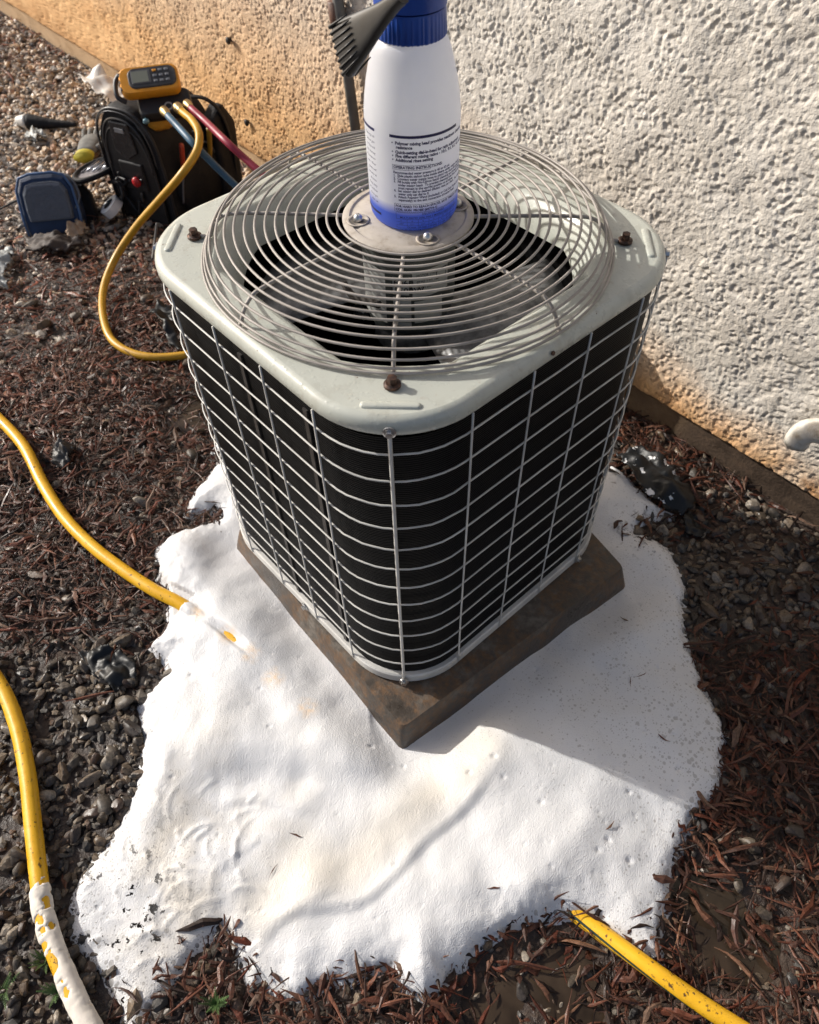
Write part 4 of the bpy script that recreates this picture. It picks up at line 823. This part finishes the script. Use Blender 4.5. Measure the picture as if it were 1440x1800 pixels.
# ---- digital manifold gauge lying on the bag
Xg_ = Rr*.97+Fr*.22; Xg_ /= np.linalg.norm(Xg_); Ng = UP*.80-Fr*.58-Rr*.12; Ng -= Xg_*(Ng@Xg_); Ng /= np.linalg.norm(Ng); Yg_ = np.cross(Ng, Xg_)
go = G(264, 144, .50); gau = empty('manifold_gauge', basis(go, Xg_*.70, Yg_*.70, Ng*.70), 'digital refrigerant gauge in an orange rubber case on the black tool bag', 'gauge')
org = simple('orange_rubber', (.66, .27, .012), .5, vary=.12, scale=30); dkp = simple('dark_grey_plastic', (.035, .036, .04), .45, vary=.2)
def slab(w_, h, r, z0, z1, ins=.0, n=8):
    def rr_(k): 
        P = []
        for sx, sy, q0 in ((1, -1, -90), (1, 1, 0), (-1, 1, 90), (-1, -1, 180)):
            for i in range(n+1):
                q = math.radians(q0+90*i/n); P.append((sx*(w_/2-r-k)+r*math.cos(q), sy*(h/2-r-k)+r*math.sin(q)))
        return P
    return MB().loft([[(x, y, z) for x, y in rr_(k)] for k, z in ((ins+.006, z0), (0, z0+.008), (0, z1-.008), (.006, z1))], cap0=True, cap1=True)
slab(.275, .135, .04, -.025, .028).build('case', org, gau, auto=40)
fc = slab(.225, .105, .034, .02, .034); fc.xf(Matrix.Translation((.015, .004, 0))).build('face', dkp, gau, auto=40)
lcd = Mat('lcd', (.20, .21, .17), .25); MB().box((-.035, .006, .0345), (.088, .066, .003)).build('screen_bezel', simple('bezel', (.10, .10, .105), .4), gau, bevel=.002); MB().box((-.038, .006, .0355), (.074, .054, .003)).build('screen', lcd.m, gau)
btn = simple('grey_button', (.16, .17, .19), .5)
for i in range(3):
    for j in range(3):
        MB().box((.03+.028*i, -.024+.026*j+.003, .0355), (.019, .012, .005)).build('button', org if (i == 0 and j == 2) else btn, gau, bevel=.003)
for k in range(3): MB().box((-.128, -.034+.034*k, .012), (.02, .018, .03)).build('vent_slot', dkp, gau, bevel=.003)
MB().tube(smooth_path([(-.135, .06, -.01), (-.16, .03, -.02), (-.165, -.03, -.03), (-.13, -.05, -.05)], 6), .012, 8).build('bumper', dkp, gau, smooth=True)
slab(.25, .12, .03, -.085, -.022).xf(Matrix.Translation((.045, -.085, -.004))).build('valve_block', simple('black_body', (.014, .014, .016), .5), gau, auto=40)
o = MB().lathe([(.014, 0), (.02, 0), (.02, .004), (.014, .004), (.014, 0)], 24).xf(Matrix.Translation((.06, -.112, -.027))).build('sight_ring', simple('ring_grey', (.35, .35, .36), .35), gau, smooth=True)
MB().lathe([(.001, 0), (.014, 0), (.016, .01), (.001, .016)], 18).xf(Matrix.Translation((-.06, -.148, -.055))@Matrix.Rotation(math.pi/2, 4, 'X')).build('blue_cap', simple('pale_blue_cap', (.2, .36, .42), .3), gau, smooth=True)
# ---- its three hoses
def hz3(P): return [G(u, v, z) for u, v, z in P]
def rhose(P, r, mat, label, name='refrigerant_hose'):
    pts = smooth_path(hz3(P), 10); root = empty(name, Matrix.Translation(tuple(pts[0])), label, 'hose', 'hoses of the gauge')
    q = [p-pts[0] for p in pts]; MB().tube(q[6:], r, 12).build('hose', mat, root, smooth=True)
    MB().tube(q[:9], lambda t: r*(1.35 if t < .55 else 1.05), 12).build('fitting', brass, root, smooth=True)
hy = simple('yellow_rubber_hose', (.50, .27, .015), .42, vary=.15, scale=20); hb_ = simple('blue_rubber_hose', (.035, .10, .17), .45, vary=.15, scale=20); hr = simple('red_rubber_hose', (.26, .02, .045), .42, vary=.15, scale=20)
rhose([(312,188,.45),(322,198,.45),(338,212,.45),(350,236,.44),(345,268,.41),(318,308,.37),(280,352,.28),(240,398,.18),(205,450,.09),(184,500,.045),(180,545,.032),(192,590,.028),(220,615,.026),(262,627,.026),(310,626,.026),(345,618,.026),(400,590,.03)], .0125, hy, 'yellow charging hose looping from the gauge down to the wire cage')
rhose([(288,194,.45),(298,206,.45),(312,221,.44),(340,252,.42),(372,285,.36),(410,322,.30),(450,360,.24)], .0115, hb_, 'blue charging hose stretched from the gauge behind the air conditioner')
rhose([(328,182,.45),(339,193,.45),(360,212,.44),(395,246,.44),(430,278,.40),(470,312,.36),(520,350,.3)], .0115, hr, 'dark red charging hose stretched from the gauge behind the air conditioner')
# ---- small blue pouch
D2 = Rr*math.cos(.12)+Fr*math.sin(.12); L2 = Fr*math.cos(.12)-Rr*math.sin(.12); tl = math.radians(24); Z2 = UP*math.cos(tl)+L2*math.sin(tl); Y2 = np.cross(Z2, D2)
po = empty('blue_pouch', basis(G(100, 412, .015), D2*.84, Y2*.84, Z2*.84), 'small blue and black mesh pouch lying on the gravel', 'pouch')
blu = simple('blue_nylon', (.010, .030, .085), .6, vary=.25, scale=30, bump=.4, bscale=700); msh = Mat('grey_mesh', (.10, .115, .15), .7); c = msh.coord(); v_ = msh.vor(c, 200, rnd=.15); msh.color(msh.mix(msh.g(v_, .25, .5), (.022, .027, .038), (.13, .15, .19))); msh.bump(v_, .5, .001).bump(msh.noise(c, 20, 3), .6, .012)
def pouch(w_, h, ins): return [(x*w_, z*h) for x, z in ((-.5, 0), (-.52, .3), (-.5, .75), (-.40, .95), (-.2, 1), (.2, 1), (.40, .95), (.5, .75), (.52, .3), (.5, 0))]
MB().loft([[(x*k, y_, z*k+.003) for x, z in pouch(.235, .245, 0)] for y_, k in ((0, .93), (.012, 1), (.09, 1), (.105, .94))], cap0=True, cap1=True).build('body', blu, po, bevel=.006)
MB().loft([[(x*k, y_, z*k+.06) for x, z in pouch(.185, .155, 0)] for y_, k in ((.002, 1.02), (-.014, 1), (-.02, .9))], cap1=True).build('mesh_pocket', msh.m, po, bevel=.006)
MB().tube([(x, -.002, z+.002) for x, z in pouch(.235, .248, 0)], .006, 8).build('piping', simple('light_blue_piping', (.05, .11, .24), .5), po, smooth=True)
MB().loft([[(x*k+.03, y_, z*k+.003) for x, z in pouch(.26, .2, 0)] for y_, k in ((.104, .95), (.12, 1), (.2, .9), (.22, .7))], cap0=True, cap1=True).build('back_pocket', cloth.m, po, bevel=.012)
MB().tube(smooth_path([(.07, .03, .245), (.12, .01, .22), (.14, .0, .15), (.11, .0, .1)], 6), .005, 6).build('loop', simple('grey_cord', (.12, .13, .15), .6), po, smooth=True)
MB().tube(smooth_path([(-.11, .05, .16), (-.2, .03, .13), (-.28, .05, .10)], 6), .012, 8, flat=.35).build('strap', cloth.m, po, smooth=True)
# ---- scraps on the ground
def scrap(name, px, z, amp, mat, label, cat, seed, n=26, lift=0.0, thick=.0025, group=None, fine=.02):
    P = np.array([G(u, v, z)[:2] for u, v in px]); lo_, hi = P.min(0), P.max(0); gx_, gy_ = np.meshgrid(np.linspace(lo_[0], hi[0], n), np.linspace(lo_[1], hi[1], n), indexing='ij')
    ed = .012*fbm(gx_, gy_, .03, 2, seed+3); d, _ = segdist(gx_, gy_, [tuple(p) for p in P], True); k = np.where(inside(gx_, gy_, [tuple(p) for p in P]), d, -d)+ed > 0
    sz = max(hi-lo_); zz = gz(gx_, gy_)+z+amp*np.abs(fbm(gx_, gy_, sz*.3, 3, seed))*1.6+lift*np.exp(-((gx_-P[:, 0].mean())**2+(gy_-P[:, 1].mean())**2)/(sz*.35)**2)
    ii = np.arange(n*n).reshape(n, n); fk = k[:-1, :-1] & k[1:, :-1] & k[1:, 1:] & k[:-1, 1:]; F = np.stack([ii[:-1, :-1], ii[1:, :-1], ii[1:, 1:], ii[:-1, 1:]], -1)[fk]
    if not len(F): return
    us_ = np.unique(F); rm_ = np.full(n*n, -1); rm_[us_] = np.arange(len(us_)); ce = np.array([P[:, 0].mean(), P[:, 1].mean(), float(gz(P[:, 0].mean(), P[:, 1].mean()))])
    o = mkobj(name, arrmesh(name, np.stack([gx_, gy_, zz], -1).reshape(-1, 3)[us_]-ce, rm_[F]), mat); o.location = ce
    q = o.modifiers.new('thick', 'SOLIDIFY'); q.thickness = thick; tag(o, label, cat, group); return o
liner = simple('black_liner', (.010, .011, .012), .45, vary=.3, scale=40, bump=.3, bscale=60, spec=.35)
fl = Mat('liner_foam_flecks', (.01, .01, .011), .45, spec=.35); c = fl.coord(); q = fl.math('ADD', fl.noise(c, 26, 3, .5), fl.math('MULTIPLY', fl.noise(c, 90, 2), .25)); fl.color(fl.mix(fl.g(q, .72, .735), (.012, .013, .014), (.75, .75, .75))); fl.bump(fl.g(q, .70, .75), .6, .004).bump(fl.noise(c, 60, 3), .4, .004)
grs = simple('grey_plastic', (.30, .31, .30), .5, vary=.25, scale=40, bump=.3, bscale=80); tan = simple('tan_bark', (.34, .24, .16), .7, vary=.3, scale=60, bump=.6, bscale=150); wht = simple('white_film', (.62, .60, .56), .4, vary=.12, scale=15, bump=.4, bscale=60)
scrap('liner_scrap', [(1078,800),(1120,792),(1160,815),(1192,850),(1222,885),(1205,915),(1165,895),(1125,868),(1095,838)], .02, .035, fl.m, 'black plastic liner flecked with foam between pad and wall', 'liner', 131, 40, .03)
scrap('liner_scrap', [(1195,905),(1225,890),(1250,920),(1240,950),(1205,945)], .012, .02, liner, 'plain black liner scrap on the gravel next to the foam-flecked liner', 'liner', 137, 24)
scrap('liner_scrap', [(140,1150),(195,1140),(240,1165),(248,1200),(205,1216),(165,1190)], .014, .02, liner, 'wet black liner scrap on dark gravel beside the left edge of the foam', 'liner', 141, 34)
scrap('liner_scrap', [(266,560),(285,540),(312,548),(322,585),(318,620),(300,612),(290,590)], .02, .05, liner, 'shiny black liner scrap between the yellow charging hose and the cage', 'liner', 151, 30, .03)
scrap('liner_scrap', [(92,800),(112,775),(132,780),(128,815),(100,832)], .015, .03, simple('dull_liner', (.04, .038, .037), .5), 'dull crumpled liner scrap lying on bark near the bend of the garden hose', 'liner', 157, 24, .02)
scrap('plastic_scrap', [(-20,452),(10,438),(30,444),(24,470),(4,486),(-20,480)], .02, .03, grs, 'larger torn grey plastic scrap on bark below the blue pouch', 'scrap', 161, 26, .02)
scrap('plastic_scrap', [(-20,490),(6,488),(20,500),(12,516),(-15,512)], .02, .025, grs, 'smaller torn grey plastic scrap just below the larger grey one', 'scrap', 167, 24, .02)
scrap('plastic_scrap', [(42,240),(60,232),(80,236),(86,248),(64,252),(48,249)], .02, .03, grs, 'pale grey plastic scrap on tan gravel beside the black sleeve', 'scrap', 173, 24, .02)
scrap('bark_piece', [(112,412),(135,398),(152,392),(158,402),(140,418),(118,424)], .03, .03, tan, 'pale tan bark piece lying in front of the blue pouch', 'bark', 179, 22, .02, .006)
scrap('bark_piece', [(44,424),(90,420),(150,424),(148,440),(100,452),(50,448)], .02, .03, simple('dark_bark', (.05, .035, .028), .7, bump=.6), 'dark flat bark piece lying in front of the blue pouch', 'bark', 181, 26, .03, .008)
scrap('plastic_bag', [(136,150),(155,138),(180,146),(212,160),(226,182),(214,198),(190,186),(160,172)], .03, .05, wht, 'crumpled white plastic bag between the tool bag and the wall', 'plastic bag', 191, 40, .045)
# black sleeve with a white end
sp_ = smooth_path(hz3([(30,212,.04),(55,214,.04),(90,217,.035),(135,219,.03)]), 6); sl = empty('foam_sleeve', Matrix.Translation(tuple(sp_[0])), 'black pipe sleeve with a white end lying on tan gravel', 'sleeve')
MB().tube([p-sp_[0] for p in sp_[5:]], lambda t: .033*(1-.75*t), 12).build('sleeve', cloth.m, sl, smooth=True); MB().tube([p-sp_[0] for p in sp_[:6]], lambda t: .016+.018*t, 12).build('white_end', wht, sl, smooth=True)
# work glove
gv = empty('work_glove', basis(G(158, 262, .03), Rr, Fr, UP), 'grey work glove with a yellow cuff beside the tool bag', 'glove'); gg = simple('grey_knit', (.16, .16, .15), .8, vary=.35, scale=40, bump=.6)
MB().loft([[(.045*math.cos(q)*k, y_, .02*math.sin(q)*k+.012) for q in np.linspace(0, 2*math.pi, 15)[:-1]] for y_, k in ((-.06, .8), (-.03, .95), (.03, 1.1), (.07, 1.0), (.085, .7))], cap0=True, cap1=True).build('palm', gg, gv, smooth=True)
for k in range(4): MB().tube(smooth_path([(-.036+.024*k, .07, .012), (-.042+.027*k, .11, .024), (-.046+.03*k, .14+.012*(k in (1, 2)), .012)], 4), lambda t: .0125-.003*t, 8).build('finger', gg, gv, smooth=True)
MB().tube(smooth_path([(.04, -.02, .012), (.07, .02, .02), (.078, .06, .014)], 4), .0125, 8).build('thumb', gg, gv, smooth=True)
MB().loft([[(.042*math.cos(q)*k, y_, .022*math.sin(q)*k+.012) for q in np.linspace(0, 2*math.pi, 15)[:-1]] for y_, k in ((-.1, 1), (-.06, .9))], cap0=True).build('cuff', simple('yellow_cuff', (.5, .42, .03), .7), gv, smooth=True)
# thin probe lead hanging from the bag
pl = smooth_path(hz3([(276,392,.1),(274,410,.07),(271,432,.04),(268,455,.03)]), 6); o = MB().tube([p-pl[0] for p in pl], .0045, 6).build('probe_lead', simple('grey_lead', (.13, .125, .12), .5), smooth=True); o.location = pl[0]; tag(o, 'thin grey cable trailing from the tool bag onto the bark', 'cable')
# ---- weeds
leaf = simple('weed_leaf', (.07, .13, .035), .6, vary=.35, scale=60)
for i, (u, v, lb) in enumerate(((78, 1692, 'small feathery green weed between pale stones beside the coated hose'), (380, 1765, 'small feathery green weed in the bark at the foam edge'), (6, 1742, 'tiny green weed in gravel, farther from the foam than the other weeds'), (100, 1745, 'tiny green sprig touching the coated hose'))):
    b0 = G(u, v, .012); r_ = np.random.default_rng(300+i); m = MB()
    for k in range(12):
        az = r_.uniform(0, 6.28); el = r_.uniform(.4, 1.2); Ln = r_.uniform(.02, .042); d = np.array([math.cos(az)*math.cos(el), math.sin(az)*math.cos(el), math.sin(el)]); sd_ = np.cross(d, UP); sd_ /= np.linalg.norm(sd_)
        for t in np.linspace(.15, 1, 8):
            for sg in (-1, 1):
                p = d*Ln*t; tip = p+(d*.5+sd_*sg)*.007*(1.2-t); w3 = d*.0016; m.add([p-w3, p+w3, tip], [(0, 1, 2)])
        m.tube([(0, 0, 0), tuple(d*Ln)], .0007, 4)
    o = m.build('weed', leaf); o.location = b0; tag(o, lb, 'weed', 'weeds in the gravel'); o['kind'] = 'stuff' if False else 'thing'
    del o['kind']
